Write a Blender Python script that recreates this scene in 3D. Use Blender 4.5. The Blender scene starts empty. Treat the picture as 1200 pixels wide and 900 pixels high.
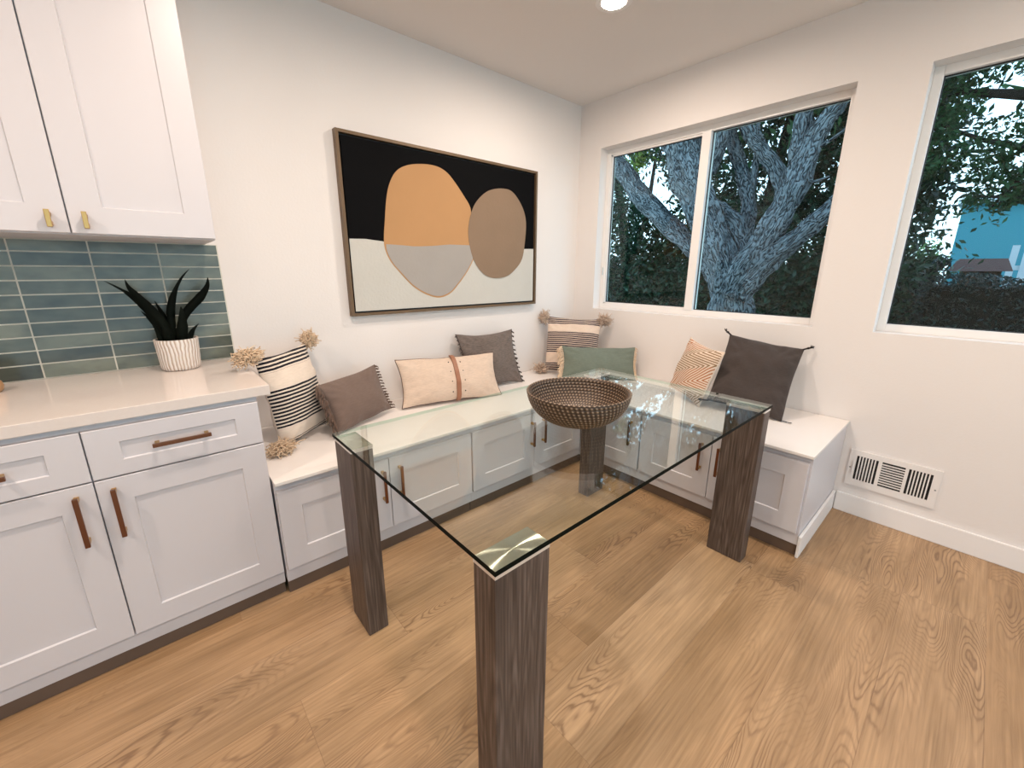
import bpy, bmesh, math, random
from mathutils import Vector, Matrix, noise
random.seed(7)
PI = math.pi
S = bpy.context.scene
C = S.collection

# ------------------------------------------------------------ camera
cd = bpy.data.cameras.new('camera'); cam = bpy.data.objects.new('camera', cd); C.objects.link(cam)
S.camera = cam
cd.sensor_width = 36.0; cd.lens = 480.585 / 1200 * 36; cd.clip_start = 0.02
PPX, PPY = 598.85, 441.77
cd.shift_x = (600 - PPX) / 1200.0
cd.shift_y = (PPY - 450) / 1200.0
yaw, pitch, roll = math.radians(48.704), math.radians(-14.599), math.radians(0.144)
F = Vector((math.cos(pitch) * math.cos(yaw), math.cos(pitch) * math.sin(yaw), math.sin(pitch)))
R0 = Vector((math.sin(yaw), -math.cos(yaw), 0)); U0 = R0.cross(F)
R1 = math.cos(roll) * R0 + math.sin(roll) * U0; U1 = -math.sin(roll) * R0 + math.cos(roll) * U0
M = Matrix((R1, U1, -F)).transposed().to_4x4(); M.translation = Vector((-2.807, -2.366, 1.329))
cam.matrix_world = M

# ------------------------------------------------------------ world, view
S.view_settings.view_transform = 'Standard'; S.view_settings.look = 'None'
S.view_settings.gamma = 1.0; S.view_settings.use_curve_mapping = False
S.view_settings.exposure = 0.46
W = bpy.data.worlds.new('world'); S.world = W; W.use_nodes = True
wn = W.node_tree.nodes; wl = W.node_tree.links
bg = wn['Background']
tcw = wn.new('ShaderNodeTexCoord'); sep = wn.new('ShaderNodeSeparateXYZ'); rp = wn.new('ShaderNodeValToRGB')
wl.new(tcw.outputs['Generated'], sep.inputs[0]); wl.new(sep.outputs['Z'], rp.inputs[0]); wl.new(rp.outputs[0], bg.inputs['Color'])
rp.color_ramp.elements[0].position = 0.0; rp.color_ramp.elements[0].color = (0.68, 0.86, 1.0, 1)
rp.color_ramp.elements[1].position = 0.7; rp.color_ramp.elements[1].color = (0.38, 0.64, 1.0, 1)
SKY = 2.1
bg.inputs['Strength'].default_value = SKY

H = 2.568            # ceiling height
LAMP_W = 14.3        # each recessed lamp
LAMP_COL = (1.0, 0.83, 0.70)
LAMPS = [(-0.90, -0.93), (-2.38, -1.27), (-0.90, -3.1), (-2.38, -3.1), (-3.9, -1.27), (-3.9, -3.1)]

# ------------------------------------------------------------ materials
def new_mat(name):
    m = bpy.data.materials.new(name); m.use_nodes = True
    return m, m.node_tree.nodes, m.node_tree.links, m.node_tree.nodes['Principled BSDF']
def simple(name, col, rough=0.5, metal=0.0, bump=0.0, scale=200.0, var=0.0, spec=0.5, vscale=6.0):
    m, n, l, b = new_mat(name)
    b.inputs['Base Color'].default_value = (*col, 1); b.inputs['Roughness'].default_value = rough
    b.inputs['Metallic'].default_value = metal; b.inputs['Specular IOR Level'].default_value = spec
    tc = n.new('ShaderNodeTexCoord')
    if var > 0:
        nz = n.new('ShaderNodeTexNoise'); nz.inputs['Scale'].default_value = vscale; nz.inputs['Detail'].default_value = 4
        l.new(tc.outputs['Object'], nz.inputs['Vector'])
        mx = n.new('ShaderNodeMixRGB'); l.new(nz.outputs['Fac'], mx.inputs[0])
        mx.inputs[1].default_value = (*[c * (1 - var) for c in col], 1); mx.inputs[2].default_value = (*[min(1, c * (1 + var)) for c in col], 1)
        l.new(mx.outputs[0], b.inputs['Base Color'])
    if bump > 0:
        nb = n.new('ShaderNodeTexNoise'); nb.inputs['Scale'].default_value = scale; nb.inputs['Detail'].default_value = 3
        l.new(tc.outputs['Object'], nb.inputs['Vector'])
        bp = n.new('ShaderNodeBump'); bp.inputs['Strength'].default_value = bump; bp.inputs['Distance'].default_value = 0.002
        l.new(nb.outputs['Fac'], bp.inputs['Height']); l.new(bp.outputs[0], b.inputs['Normal'])
    return m
def math_node(n, l, op, a, b=None, c=None):
    q = n.new('ShaderNodeMath'); q.operation = op
    for i, v in enumerate((a, b, c)):
        if v is None: continue
        if hasattr(v, 'links'): l.new(v, q.inputs[i])
        else: q.inputs[i].default_value = v
    return q.outputs[0]
def ramp(n, l, fac, stops, interp='LINEAR'):
    r = n.new('ShaderNodeValToRGB'); r.color_ramp.interpolation = interp
    e = r.color_ramp.elements
    while len(e) < len(stops): e.new(0.5)
    for i, (p, c) in enumerate(stops): e[i].position = p; e[i].color = (*c, 1)
    l.new(fac, r.inputs[0]); return r.outputs[0]

M_wall = simple('wall_paint', (0.79, 0.75, 0.725), 0.75, bump=0.25, scale=90)
M_ceil = simple('ceiling_paint', (0.74, 0.70, 0.67), 0.85, bump=0.25, scale=90)
M_trim = simple('trim_paint', (0.84, 0.82, 0.81), 0.4)
M_cab = simple('cabinet_paint', (0.62, 0.60, 0.625), 0.36)
M_bench = simple('bench_top_paint', (0.82, 0.78, 0.75), 0.35)
M_vinyl = simple('window_vinyl', (0.82, 0.80, 0.78), 0.35)
M_brass = simple('brass', (0.55, 0.34, 0.13), 0.35, metal=1.0)
M_bronze = simple('bronze_pull', (0.20, 0.085, 0.045), 0.34, metal=0.9)
M_chrome = simple('polished_steel', (0.78, 0.78, 0.76), 0.18, metal=1.0)
M_dark = simple('duct_shade', (0.015, 0.014, 0.014), 0.8)
M_black = simple('black_plastic', (0.02, 0.02, 0.02), 0.5)
M_kick = simple('toe_kick_shaded_brown', (0.13, 0.085, 0.06), 0.6, var=0.2)  # brown strip, with the shadow under the cabinets put into its colour
M_seam = simple('seam_shadow', (0.05, 0.045, 0.05), 0.9)
M_grout = simple('grout', (0.68, 0.66, 0.58), 0.8)
M_quartz = simple('quartz_counter', (0.70, 0.635, 0.595), 0.10, var=0.04, vscale=120)

def wood_floor():
    m, n, l, b = new_mat('oak_plank_floor')
    tc = n.new('ShaderNodeTexCoord'); sp = n.new('ShaderNodeSeparateXYZ'); l.new(tc.outputs['Object'], sp.inputs[0])
    X, Y = sp.outputs['X'], sp.outputs['Y']
    row = math_node(n, l, 'DIVIDE', math_node(n, l, 'ADD', Y, 8.13), 0.24)       # seams at y=-2.13 etc
    rf = math_node(n, l, 'FLOOR', row)
    rfr = math_node(n, l, 'FRACT', row)
    wn1 = n.new('ShaderNodeTexWhiteNoise'); wn1.noise_dimensions = '1D'; l.new(rf, wn1.inputs['W'])
    px = math_node(n, l, 'DIVIDE', math_node(n, l, 'ADD', X, math_node(n, l, 'MULTIPLY', wn1.outputs['Value'], 7.3)), 1.22)
    cf = math_node(n, l, 'FLOOR', px); cfr = math_node(n, l, 'FRACT', px)
    cid = n.new('ShaderNodeCombineXYZ'); l.new(rf, cid.inputs[0]); l.new(cf, cid.inputs[1])
    wn2 = n.new('ShaderNodeTexWhiteNoise'); wn2.noise_dimensions = '3D'; l.new(cid.outputs[0], wn2.inputs['Vector'])
    # per plank offset coordinates
    ofs = n.new('ShaderNodeVectorMath'); ofs.operation = 'SCALE'; l.new(wn2.outputs['Color'], ofs.inputs[0]); ofs.inputs['Scale'].default_value = 40
    add = n.new('ShaderNodeVectorMath'); add.operation = 'ADD'; l.new(tc.outputs['Object'], add.inputs[0]); l.new(ofs.outputs[0], add.inputs[1])
    mp = n.new('ShaderNodeMapping'); mp.inputs['Scale'].default_value = (1.0, 6.0, 1.0); l.new(add.outputs[0], mp.inputs[0])
    big = n.new('ShaderNodeTexNoise'); big.inputs['Scale'].default_value = 1.15; big.inputs['Detail'].default_value = 1.5; big.inputs['Roughness'].default_value = 0.45
    l.new(mp.outputs[0], big.inputs['Vector'])
    # contour lines of the noise = cathedral grain
    ct = math_node(n, l, 'MULTIPLY', big.outputs['Fac'], 60.0)
    fin = n.new('ShaderNodeTexNoise'); fin.inputs['Scale'].default_value = 9; fin.inputs['Detail'].default_value = 3; l.new(mp.outputs[0], fin.inputs['Vector'])
    ct2 = math_node(n, l, 'ADD', ct, math_node(n, l, 'MULTIPLY', fin.outputs['Fac'], 1.3))
    sn = math_node(n, l, 'SINE', math_node(n, l, 'MULTIPLY', ct2, 2 * PI * 0.8))
    ln = math_node(n, l, 'POWER', math_node(n, l, 'MULTIPLY_ADD', sn, 0.5, 0.5), 3.5)
    # only some areas show strong grain
    msk = n.new('ShaderNodeTexNoise'); msk.inputs['Scale'].default_value = 1.6; msk.inputs['Detail'].default_value = 1
    mp2 = n.new('ShaderNodeMapping'); mp2.inputs['Scale'].default_value = (1.0, 3.0, 1.0); mp2.inputs['Location'].default_value = (5, 3, 0); l.new(add.outputs[0], mp2.inputs[0]); l.new(mp2.outputs[0], msk.inputs['Vector'])
    mr = n.new('ShaderNodeMapRange'); mr.inputs['From Min'].default_value = 0.46; mr.inputs['From Max'].default_value = 0.66; l.new(msk.outputs['Fac'], mr.inputs[0])
    grain = math_node(n, l, 'MULTIPLY', ln, math_node(n, l, 'MULTIPLY_ADD', mr.outputs[0], 0.62, 0.05))
    # fine streaks
    mp3 = n.new('ShaderNodeMapping'); mp3.inputs['Scale'].default_value = (2.0, 60.0, 1.0); l.new(add.outputs[0], mp3.inputs[0])
    st = n.new('ShaderNodeTexNoise'); st.inputs['Scale'].default_value = 2.0; st.inputs['Detail'].default_value = 4; l.new(mp3.outputs[0], st.inputs['Vector'])
    # base colour
    basec = ramp(n, l, wn2.outputs['Value'], [(0.0, (0.365, 0.228, 0.120)), (0.5, (0.405, 0.260, 0.142)), (1.0, (0.445, 0.295, 0.170))])
    cloud = n.new('ShaderNodeTexNoise'); cloud.inputs['Scale'].default_value = 2.2; cloud.inputs['Detail'].default_value = 3; l.new(mp2.outputs[0], cloud.inputs['Vector'])
    m1 = n.new('ShaderNodeMixRGB'); m1.blend_type = 'MULTIPLY'; m1.inputs[0].default_value = 1; l.new(basec, m1.inputs[1])
    l.new(ramp(n, l, cloud.outputs['Fac'], [(0.3, (0.78, 0.76, 0.72)), (0.7, (1.15, 1.15, 1.16))]), m1.inputs[2])
    m2 = n.new('ShaderNodeMixRGB'); m2.blend_type = 'MULTIPLY'; m2.inputs[0].default_value = 1; l.new(m1.outputs[0], m2.inputs[1])
    l.new(ramp(n, l, st.outputs['Fac'], [(0.3, (0.78, 0.765, 0.74)), (0.7, (1.12, 1.12, 1.12))]), m2.inputs[2])
    m3 = n.new('ShaderNodeMixRGB'); l.new(grain, m3.inputs[0]); l.new(m2.outputs[0], m3.inputs[1]); m3.inputs[2].default_value = (0.14, 0.072, 0.036, 1)
    # seams
    sy = math_node(n, l, 'LESS_THAN', rfr, 0.010); sx = math_node(n, l, 'LESS_THAN', cfr, 0.0018)
    sm = math_node(n, l, 'MAXIMUM', sy, sx)
    m4 = n.new('ShaderNodeMixRGB'); l.new(math_node(n, l, 'MULTIPLY', sm, 0.35), m4.inputs[0]); l.new(m3.outputs[0], m4.inputs[1]); m4.inputs[2].default_value = (0.14, 0.075, 0.04, 1)
    l.new(m4.outputs[0], b.inputs['Base Color'])
    b.inputs['Roughness'].default_value = 0.42
    bp = n.new('ShaderNodeBump'); bp.inputs['Strength'].default_value = 0.25; bp.inputs['Distance'].default_value = 0.001
    l.new(math_node(n, l, 'SUBTRACT', st.outputs['Fac'], sm), bp.inputs['Height']); l.new(bp.outputs[0], b.inputs['Normal'])
    return m
M_floor = wood_floor()

def wood_leg():
    m, n, l, b = new_mat('grey_brown_veneer')
    tc = n.new('ShaderNodeTexCoord'); mp = n.new('ShaderNodeMapping'); mp.inputs['Scale'].default_value = (12, 12, .9)
    l.new(tc.outputs['Object'], mp.inputs[0])
    big = n.new('ShaderNodeTexNoise'); big.inputs['Scale'].default_value = 1.2; big.inputs['Detail'].default_value = 2; l.new(mp.outputs[0], big.inputs['Vector'])
    sn = math_node(n, l, 'SINE', math_node(n, l, 'MULTIPLY', big.outputs['Fac'], 90.0))
    mp3 = n.new('ShaderNodeMapping'); mp3.inputs['Scale'].default_value = (140, 140, 5); l.new(tc.outputs['Object'], mp3.inputs[0])
    st = n.new('ShaderNodeTexNoise'); st.inputs['Scale'].default_value = 1.0; st.inputs['Detail'].default_value = 4; l.new(mp3.outputs[0], st.inputs['Vector'])
    mix = math_node(n, l, 'ADD', math_node(n, l, 'MULTIPLY', sn, 0.075), st.outputs['Fac'])
    col = ramp(n, l, mix, [(0.25, (0.038, 0.025, 0.020)), (0.52, (0.088, 0.061, 0.049)), (0.80, (0.165, 0.124, 0.106))])
    l.new(col, b.inputs['Base Color']); b.inputs['Roughness'].default_value = 0.5
    bp = n.new('ShaderNodeBump'); bp.inputs['Strength'].default_value = 0.4; bp.inputs['Distance'].default_value = 0.001
    l.new(mix, bp.inputs['Height']); l.new(bp.outputs[0], b.inputs['Normal'])
    return m
M_leg = wood_leg()

def brushed_plate():
    m, n, l, b = new_mat('radial_brushed_steel')
    b.inputs['Base Color'].default_value = (0.62, 0.60, 0.50, 1); b.inputs['Metallic'].default_value = 1; b.inputs['Roughness'].default_value = 0.20
    b.inputs['Anisotropic'].default_value = 1.0
    t = n.new('ShaderNodeTangent'); t.direction_type = 'RADIAL'; t.axis = 'Z'; l.new(t.outputs[0], b.inputs['Tangent'])
    return m
M_plate = brushed_plate()
M_satin = simple('satin_steel', (.80, .78, .76), .42, metal=.7)

def thin_glass(name, tint, f0=0.045, rough=0.0, gain=1.0):
    """clear pane: straight transmission plus a Schlick mirror reflection from either face"""
    m = bpy.data.materials.new(name); m.use_nodes = True; n = m.node_tree.nodes; l = m.node_tree.links
    n.remove(n['Principled BSDF'])
    tr = n.new('ShaderNodeBsdfTransparent'); tr.inputs[0].default_value = (*tint, 1)
    gl = n.new('ShaderNodeBsdfGlossy'); gl.inputs['Roughness'].default_value = rough; gl.inputs[0].default_value = (1, 1, 1, 1)
    ge = n.new('ShaderNodeNewGeometry'); dt = n.new('ShaderNodeVectorMath'); dt.operation = 'DOT_PRODUCT'
    l.new(ge.outputs['Normal'], dt.inputs[0]); l.new(ge.outputs['Incoming'], dt.inputs[1])
    ab = math_node(n, l, 'ABSOLUTE', dt.outputs['Value']); om = math_node(n, l, 'SUBTRACT', 1.0, ab)
    p5 = math_node(n, l, 'POWER', om, 5.0)
    fr = math_node(n, l, 'MULTIPLY_ADD', p5, gain * (1 - f0), f0)
    mx = n.new('ShaderNodeMixShader'); l.new(fr, mx.inputs[0]); l.new(tr.outputs[0], mx.inputs[1]); l.new(gl.outputs[0], mx.inputs[2])
    l.new(mx.outputs[0], n['Material Output'].inputs['Surface'])
    return m
M_pane = thin_glass('window_glass', (0.90, 0.985, 0.975), f0=0.018, gain=.6)
M_tglass = thin_glass('table_glass', (0.955, 0.985, 0.97), f0=0.04)
M_gedge = simple('glass_edge', (0.002, 0.005, 0.004), 0.5, spec=.05)
def _edge():      # the cut edge looks near black from outside and pale green when seen through the slab
    n = M_gedge.node_tree.nodes; l = M_gedge.node_tree.links; g_ = n.new('ShaderNodeNewGeometry'); t_ = n.new('ShaderNodeBsdfTransparent'); t_.inputs[0].default_value = (.62, .80, .72, 1)
    x_ = n.new('ShaderNodeMixShader'); l.new(g_.outputs['Backfacing'], x_.inputs[0]); l.new(n['Principled BSDF'].outputs[0], x_.inputs[1]); l.new(t_.outputs[0], x_.inputs[2]); l.new(x_.outputs[0], n['Material Output'].inputs['Surface'])
_edge()

# ------------------------------------------------------------ geometry helpers
class MB:
    def __init__(s): s.v = []; s.f = []; s.m = []
    def add(s, vs, fs, mi=0):
        o = len(s.v); s.v += [tuple(v) for v in vs]; s.f += [tuple(i + o for i in f) for f in fs]; s.m += [mi] * len(fs)
    def box(s, x0, x1, y0, y1, z0, z1, mi=0):
        vs = [(x, y, z) for z in (z0, z1) for y in (y0, y1) for x in (x0, x1)]
        s.add(vs, [(0, 2, 3, 1), (4, 5, 7, 6), (0, 1, 5, 4), (2, 6, 7, 3), (0, 4, 6, 2), (1, 3, 7, 5)], mi)
    def tube(s, pts, rad, n=10, mi=0, cap=True, jit=0.0):
        pts = [Vector(p) for p in pts]
        if not hasattr(rad, '__len__'): rad = [rad] * len(pts)
        o = len(s.v); up = None
        for i, p in enumerate(pts):
            d = (pts[min(i + 1, len(pts) - 1)] - pts[max(i - 1, 0)]).normalized()
            if up is None:
                up = Vector((0, 0, 1)) if abs(d.z) < .9 else Vector((1, 0, 0))
            a = (up - d * up.dot(d)).normalized(); up = a; b = d.cross(a)
            for k in range(n):
                t = 2 * PI * k / n; r = rad[i] * (1 + jit * (noise.noise(p * 3 + Vector((k, 0, 0))))) 
                s.v.append(tuple(p + a * r * math.cos(t) + b * r * math.sin(t)))
        for i in range(len(pts) - 1):
            for k in range(n):
                k2 = (k + 1) % n
                s.f.append((o + i * n + k, o + i * n + k2, o + (i + 1) * n + k2, o + (i + 1) * n + k)); s.m.append(mi)
        if cap:
            s.f.append(tuple(o + k for k in range(n - 1, -1, -1))); s.m.append(mi)
            e = o + (len(pts) - 1) * n; s.f.append(tuple(e + k for k in range(n))); s.m.append(mi)
    def lathe(s, prof, n=48, c=(0, 0), mi=0, caps=True):
        o = len(s.v)
        for r, z in prof:
            for k in range(n):
                t = 2 * PI * k / n; s.v.append((c[0] + r * math.cos(t), c[1] + r * math.sin(t), z))
        for i in range(len(prof) - 1):
            for k in range(n):
                k2 = (k + 1) % n
                s.f.append((o + i * n + k, o + i * n + k2, o + (i + 1) * n + k2, o + (i + 1) * n + k)); s.m.append(mi)
        if caps:
            s.f.append(tuple(o + k for k in range(n - 1, -1, -1))); s.m.append(mi)
            e = o + (len(prof) - 1) * n; s.f.append(tuple(e + k for k in range(n))); s.m.append(mi)
    def build(s, name, mats, parent=None, smooth=False, bevel=0.0, seg=2, loc=None, rot=None):
        me = bpy.data.meshes.new(name); me.from_pydata(s.v, [], s.f)
        if not isinstance(mats, (list, tuple)): mats = [mats]
        for m in mats: me.materials.append(m)
        if len(mats) > 1: me.polygons.foreach_set('material_index', s.m)
        me.validate(); me.update()
        o = bpy.data.objects.new(name, me); C.objects.link(o)
        if bevel:
            bm = bmesh.new(); bm.from_mesh(me)
            bmesh.ops.recalc_face_normals(bm, faces=bm.faces)
            es = [e for e in bm.edges if len(e.link_faces) == 2 and e.calc_face_angle(0) > 0.6]
            bmesh.ops.bevel(bm, geom=es, offset=bevel, segments=seg, affect='EDGES', profile=0.6, clamp_overlap=True)
            bm.to_mesh(me); bm.free()
        if smooth:
            me.polygons.foreach_set('use_smooth', [True] * len(me.polygons))
        if parent: o.parent = parent
        if loc: o.location = loc
        if rot: o.rotation_euler = rot
        return o

def thing(name, label, cat, loc=(0, 0, 0), rot=(0, 0, 0), group=None):
    o = bpy.data.objects.new(name, None); C.objects.link(o); o.empty_display_size = 0.05
    o.location = loc; o.rotation_euler = rot; o['label'] = label; o['category'] = cat
    if group: o['group'] = group
    return o
def tag(o, label, cat, group=None):
    o['label'] = label; o['category'] = cat
    if group: o['group'] = group
    return o
def struct(o, kind='structure'):
    o['kind'] = kind; return o
def bx(name, x0, x1, y0, y1, z0, z1, mat, parent=None, bevel=0.0):
    b = MB(); b.box(x0, x1, y0, y1, z0, z1); return b.build(name, mat, parent, bevel=bevel)

# ------------------------------------------------------------ room shell
RX0, RY0 = -5.6, -5.6
WT = 0.16
struct(bx('floor', RX0 - .1, WT, RY0 - .1, WT, -0.12, 0, M_floor))
# window openings in the right wall
W1 = (-1.748, -0.207); W2 = (-3.25, -2.012); WZ = (1.022, 2.232)
b = MB()
b.box(0, WT, W1[1], WT, 0, H); b.box(0, WT, W2[1], W1[0], 0, H); b.box(0, WT, RY0, W2[0], 0, H)
for a, c in (W1, W2): b.box(0, WT, a, c, 0, WZ[0]); b.box(0, WT, a, c, WZ[1], H)
struct(b.build('wall_right', M_wall))
struct(bx('wall_back', RX0, 0, 0, WT, 0, H, M_wall))
struct(bx('wall_left', RX0 - .1, RX0, RY0, WT, 0, H, M_wall))
# wall behind the camera with a wide glazed opening to the garden
DX = (-4.6, -0.7); DZ = 2.25
b = MB(); b.box(RX0, DX[0], RY0 - .1, RY0, 0, H); b.box(DX[1], WT, RY0 - .1, RY0, 0, H); b.box(DX[0], DX[1], RY0 - .1, RY0, DZ, H)
struct(b.build('wall_front', M_wall))
dr = bpy.data.objects.new('door_1', None); C.objects.link(dr); dr.location = (0, RY0 - .05, 0); struct(dr)
b = MB(); n_ = 3
for i in range(n_ + 1):
    x = DX[0] + .03 + (DX[1] - DX[0] - .06) * i / n_; b.box(x - .03, x + .03, -.03, .03, 0, DZ)
b.box(DX[0], DX[1], -.03, .03, 0, .07); b.box(DX[0], DX[1], -.03, .03, DZ - .07, DZ)
b.build('door_frame', M_vinyl, dr)
b = MB(); b.box(DX[0] + .05, DX[1] - .05, -.003, .003, .07, DZ - .07); b.build('glass_pane', M_pane, dr)

# ceiling with round cut-outs faked as shallow cans: the can is a real recess
b = MB()
CAN_R = 0.072
def ceiling_mesh():
    bm = bmesh.new()
    xs = sorted({RX0, WT} | {x for p in LAMPS for x in (p[0] - .12, p[0] + .12)}); ys = sorted({RY0, WT} | {y for p in LAMPS for y in (p[1] - .12, p[1] + .12)})
    for i in range(len(xs) - 1):
        for j in range(len(ys) - 1):
            x0, x1, y0, y1 = xs[i], xs[i + 1], ys[j], ys[j + 1]
            hit = [p for p in LAMPS if x0 - 1e-6 <= p[0] - .06 and p[0] + .06 <= x1 + 1e-6 and y0 - 1e-6 <= p[1] - .06 and p[1] + .06 <= y1 + 1e-6]
            if not hit:
                bm.faces.new([bm.verts.new((x, y, H)) for x, y in ((x0, y0), (x0, y1), (x1, y1), (x1, y0))])
            else:
                cx, cy = hit[0]; N = 32; ring = []; outer = []
                for k in range(N):
                    t = 2 * PI * k / N; c_, s_ = math.cos(t), math.sin(t)
                    ring.append(bm.verts.new((cx + CAN_R * c_, cy + CAN_R * s_, H)))
                    q = 0.12 / max(abs(c_), abs(s_)); outer.append(bm.verts.new((cx + q * c_, cy + q * s_, H)))
                top = [bm.verts.new((v.co.x, v.co.y, H + .05)) for v in ring]
                for k in range(N):
                    k2 = (k + 1) % N
                    bm.faces.new([outer[k2], outer[k], ring[k], ring[k2]]); bm.faces.new([ring[k2], ring[k], top[k], top[k2]])
                bm.faces.new(top)
    # solid slab above
    v = [bm.verts.new((x, y, z)) for z in (H + .06, H + .14) for y in (RY0, WT) for x in (RX0, WT)]
    for f in ((0, 2, 3, 1), (4, 5, 7, 6), (0, 1, 5, 4), (2, 6, 7, 3), (0, 4, 6, 2), (1, 3, 7, 5)): bm.faces.new([v[i] for i in f])
    me = bpy.data.meshes.new('ceiling'); bm.to_mesh(me); bm.free(); me.materials.append(M_ceil)
    o = bpy.data.objects.new('ceiling', me); C.objects.link(o); return o
struct(ceiling_mesh())
# baseboards
def baseboard(name, x0, x1, y0, y1):
    b = MB(); b.box(x0, x1, y0, y1, 0, .112); 
    o = b.build(name, M_trim, bevel=0.004); return struct(o)
baseboard('baseboard_right', -.015, 0, RY0, -2.012)
baseboard('baseboard_left', RX0, RX0 + .015, RY0, -.01)

# recessed lamps
def emis(name, col, st):
    m = bpy.data.materials.new(name); m.use_nodes = True; n = m.node_tree.nodes; n.remove(n['Principled BSDF'])
    e = n.new('ShaderNodeEmission'); e.inputs[0].default_value = (*col, 1); e.inputs[1].default_value = st
    m.node_tree.links.new(e.outputs[0], n['Material Output'].inputs['Surface']); return m
M_lens = emis('lamp_lens', (1, .9, .8), 6.0)
M_lamptrim = simple('lamp_trim_white', (.8, .78, .76), .4)
where = ['in front of the painting wall, at top of the photo', 'above the left end of the bench', 'over the floor by the right window', 'behind the table, out of frame',
         'over the left kitchen counter side', 'over the left rear floor']
for i, (x, y) in enumerate(LAMPS):
    t = thing('recessed_light', 'round white recessed ceiling light ' + where[i], 'ceiling light', (x, y, H), group='recessed ceiling lights')
    b = MB(); b.lathe([(.060, .006), (.060, -.004), (.086, -.004), (.088, -.001), (.088, .0005), (.0705, .0005), (.0705, .006)], 40, caps=False)
    b.build('trim_ring', M_lamptrim, t, smooth=False)
    b = MB(); b.lathe([(.0001, .004), (.060, .004)], 40, caps=False); b.build('lens', M_lens, t)
    ld = bpy.data.lights.new('lamp', 'AREA'); ld.shape = 'DISK'; ld.size = .11; ld.energy = LAMP_W; ld.color = LAMP_COL; ld.spread = math.radians(178)
    lo = bpy.data.objects.new('lamp', ld); C.objects.link(lo); lo.parent = t; lo.location = (0, 0, -.001)

# ------------------------------------------------------------ windows
def window(name, y0, y1, mull, glassL, glassR):
    """opening from y0 (far) to y1 (near), frame face at x=.085, glass x=.107"""
    t = bpy.data.objects.new(name, None); C.objects.link(t); t.location = (0, (y0 + y1) / 2, WZ[0]); struct(t)
    oy = (y0 + y1) / 2
    z0, z1 = 0.0, WZ[1] - WZ[0]
    b = MB(); fx0, fx1 = .085, .15; fw = .035
    b.box(fx0, fx1, y0 - fw - oy, y0 - oy, z0, z1); b.box(fx0, fx1, y1 - oy, y1 + fw - oy, z0, z1)
    b.box(fx0, fx1, y1 + fw - oy, y0 - fw - oy, z0, z0 + fw + .004); b.box(fx0, fx1, y1 + fw - oy, y0 - fw - oy, z1 - fw - .004, z1)
    if mull: b.box(fx0 - .006, fx1, mull[0] - oy, mull[1] - oy, z0 + fw, z1 - fw)
    b.build('window_frame', M_vinyl, t, bevel=.003)
    panes = [(y0 - fw, y1 + fw)] if not mull else [(y0 - fw, mull[1]), (mull[0], y1 + fw)]
    for i, (a, c) in enumerate(panes):
        if mull and i == 0:      # sliding sash of the left light
            b = MB(); s = .012
            b.box(.094, .12, c - oy, a - oy, fw + .004, fw + s + .004); b.box(.094, .12, c - oy, a - oy, z1 - fw - s - .004, z1 - fw - .004)
            b.box(.094, .12, a - s - oy, a - oy, fw, z1 - fw)
            b.build('sash', M_vinyl, t)
            g = MB(); g.box(.079, .090, -.006, .006, -.03, .03); g.build('latch', M_chrome, t, bevel=.002, loc=(0, y0 - .018 - oy, .30))
        b = MB(); b.box(.118, .122, c - oy, a - oy, fw, z1 - fw); b.build('glass_pane', M_pane, t)
        b = MB(); g = .004   # dark gasket around the glass
        ca, cb = c - oy, a - oy
        lo_, hi_ = fw + .004 + (.012 if mull and i == 0 else 0), z1 - fw - .004 - (.012 if mull and i == 0 else 0)
        if mull and i == 0: cb -= .012
        for q in ((ca, ca + g, lo_, hi_), (cb - g, cb, lo_, hi_), (ca, cb, lo_, lo_ + g), (ca, cb, hi_ - g, hi_)):
            b.box(.108, .119, q[0], q[1], q[2], q[3])
        b.build('gasket', M_black, t)
    return t
window('window_1', W1[1], W1[0], (-1.010, -.952), 0, 0)
window('window_2', W2[1], W2[0], None, 0, 0)

# ------------------------------------------------------------ cabinets
def shaker(w, h, rail, th=.02, dep=.0065):
    """door front from (0,0) to (w,h) in x,z; face at y=-th, back at y=0"""
    b = MB()
    r = rail if hasattr(rail, '__len__') else (rail, rail)
    rx, rz = r
    vs = []
    def ringv(i, y): return [(i[0], y, i[1]), (w - i[0], y, i[1]), (w - i[0], y, h - i[1]), (i[0], y, h - i[1])]
    rings = [ringv((0, 0), 0), ringv((0, 0), -th + .0015), ringv((.0015, .0015), -th), ringv((rx, rz), -th), ringv((rx + .003, rz + .003), -th + dep)]
    for rg in rings: vs += rg
    fs = []
    for k in range(len(rings) - 1):
        for j in range(4):
            j2 = (j + 1) % 4; fs.append((k * 4 + j, k * 4 + j2, (k + 1) * 4 + j2, (k + 1) * 4 + j))
    e = (len(rings) - 1) * 4; fs.append((e, e + 1, e + 2, e + 3)); fs.append((3, 2, 1, 0))
    b.add(vs, fs); return b
def pull(parent, x, y, z, L, vertical=True, mat=None):
    """bar pull centred at x,z, standing off the face y"""
    b = MB(); t = .0062; so = .026
    if vertical: b.box(-t, t, -so - .010, -so, -L / 2, L / 2)
    else: b.box(-L / 2, L / 2, -so - .010, -so, -t, t)
    o = b.build('handle', mat or M_bronze, parent, bevel=.0015, loc=(x, y, z))
    e = L / 2 - .012
    for s in (-1, 1):
        b = MB(); b.box(-t, t, -so, 0, -.006, .006) if vertical else b.box(-.006, .006, -so, 0, -t, t)
        b.build('handle_post', M_brass, parent, bevel=.001, loc=(x, y, z + s * e) if vertical else (x + s * e, y, z))
    return o
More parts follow.
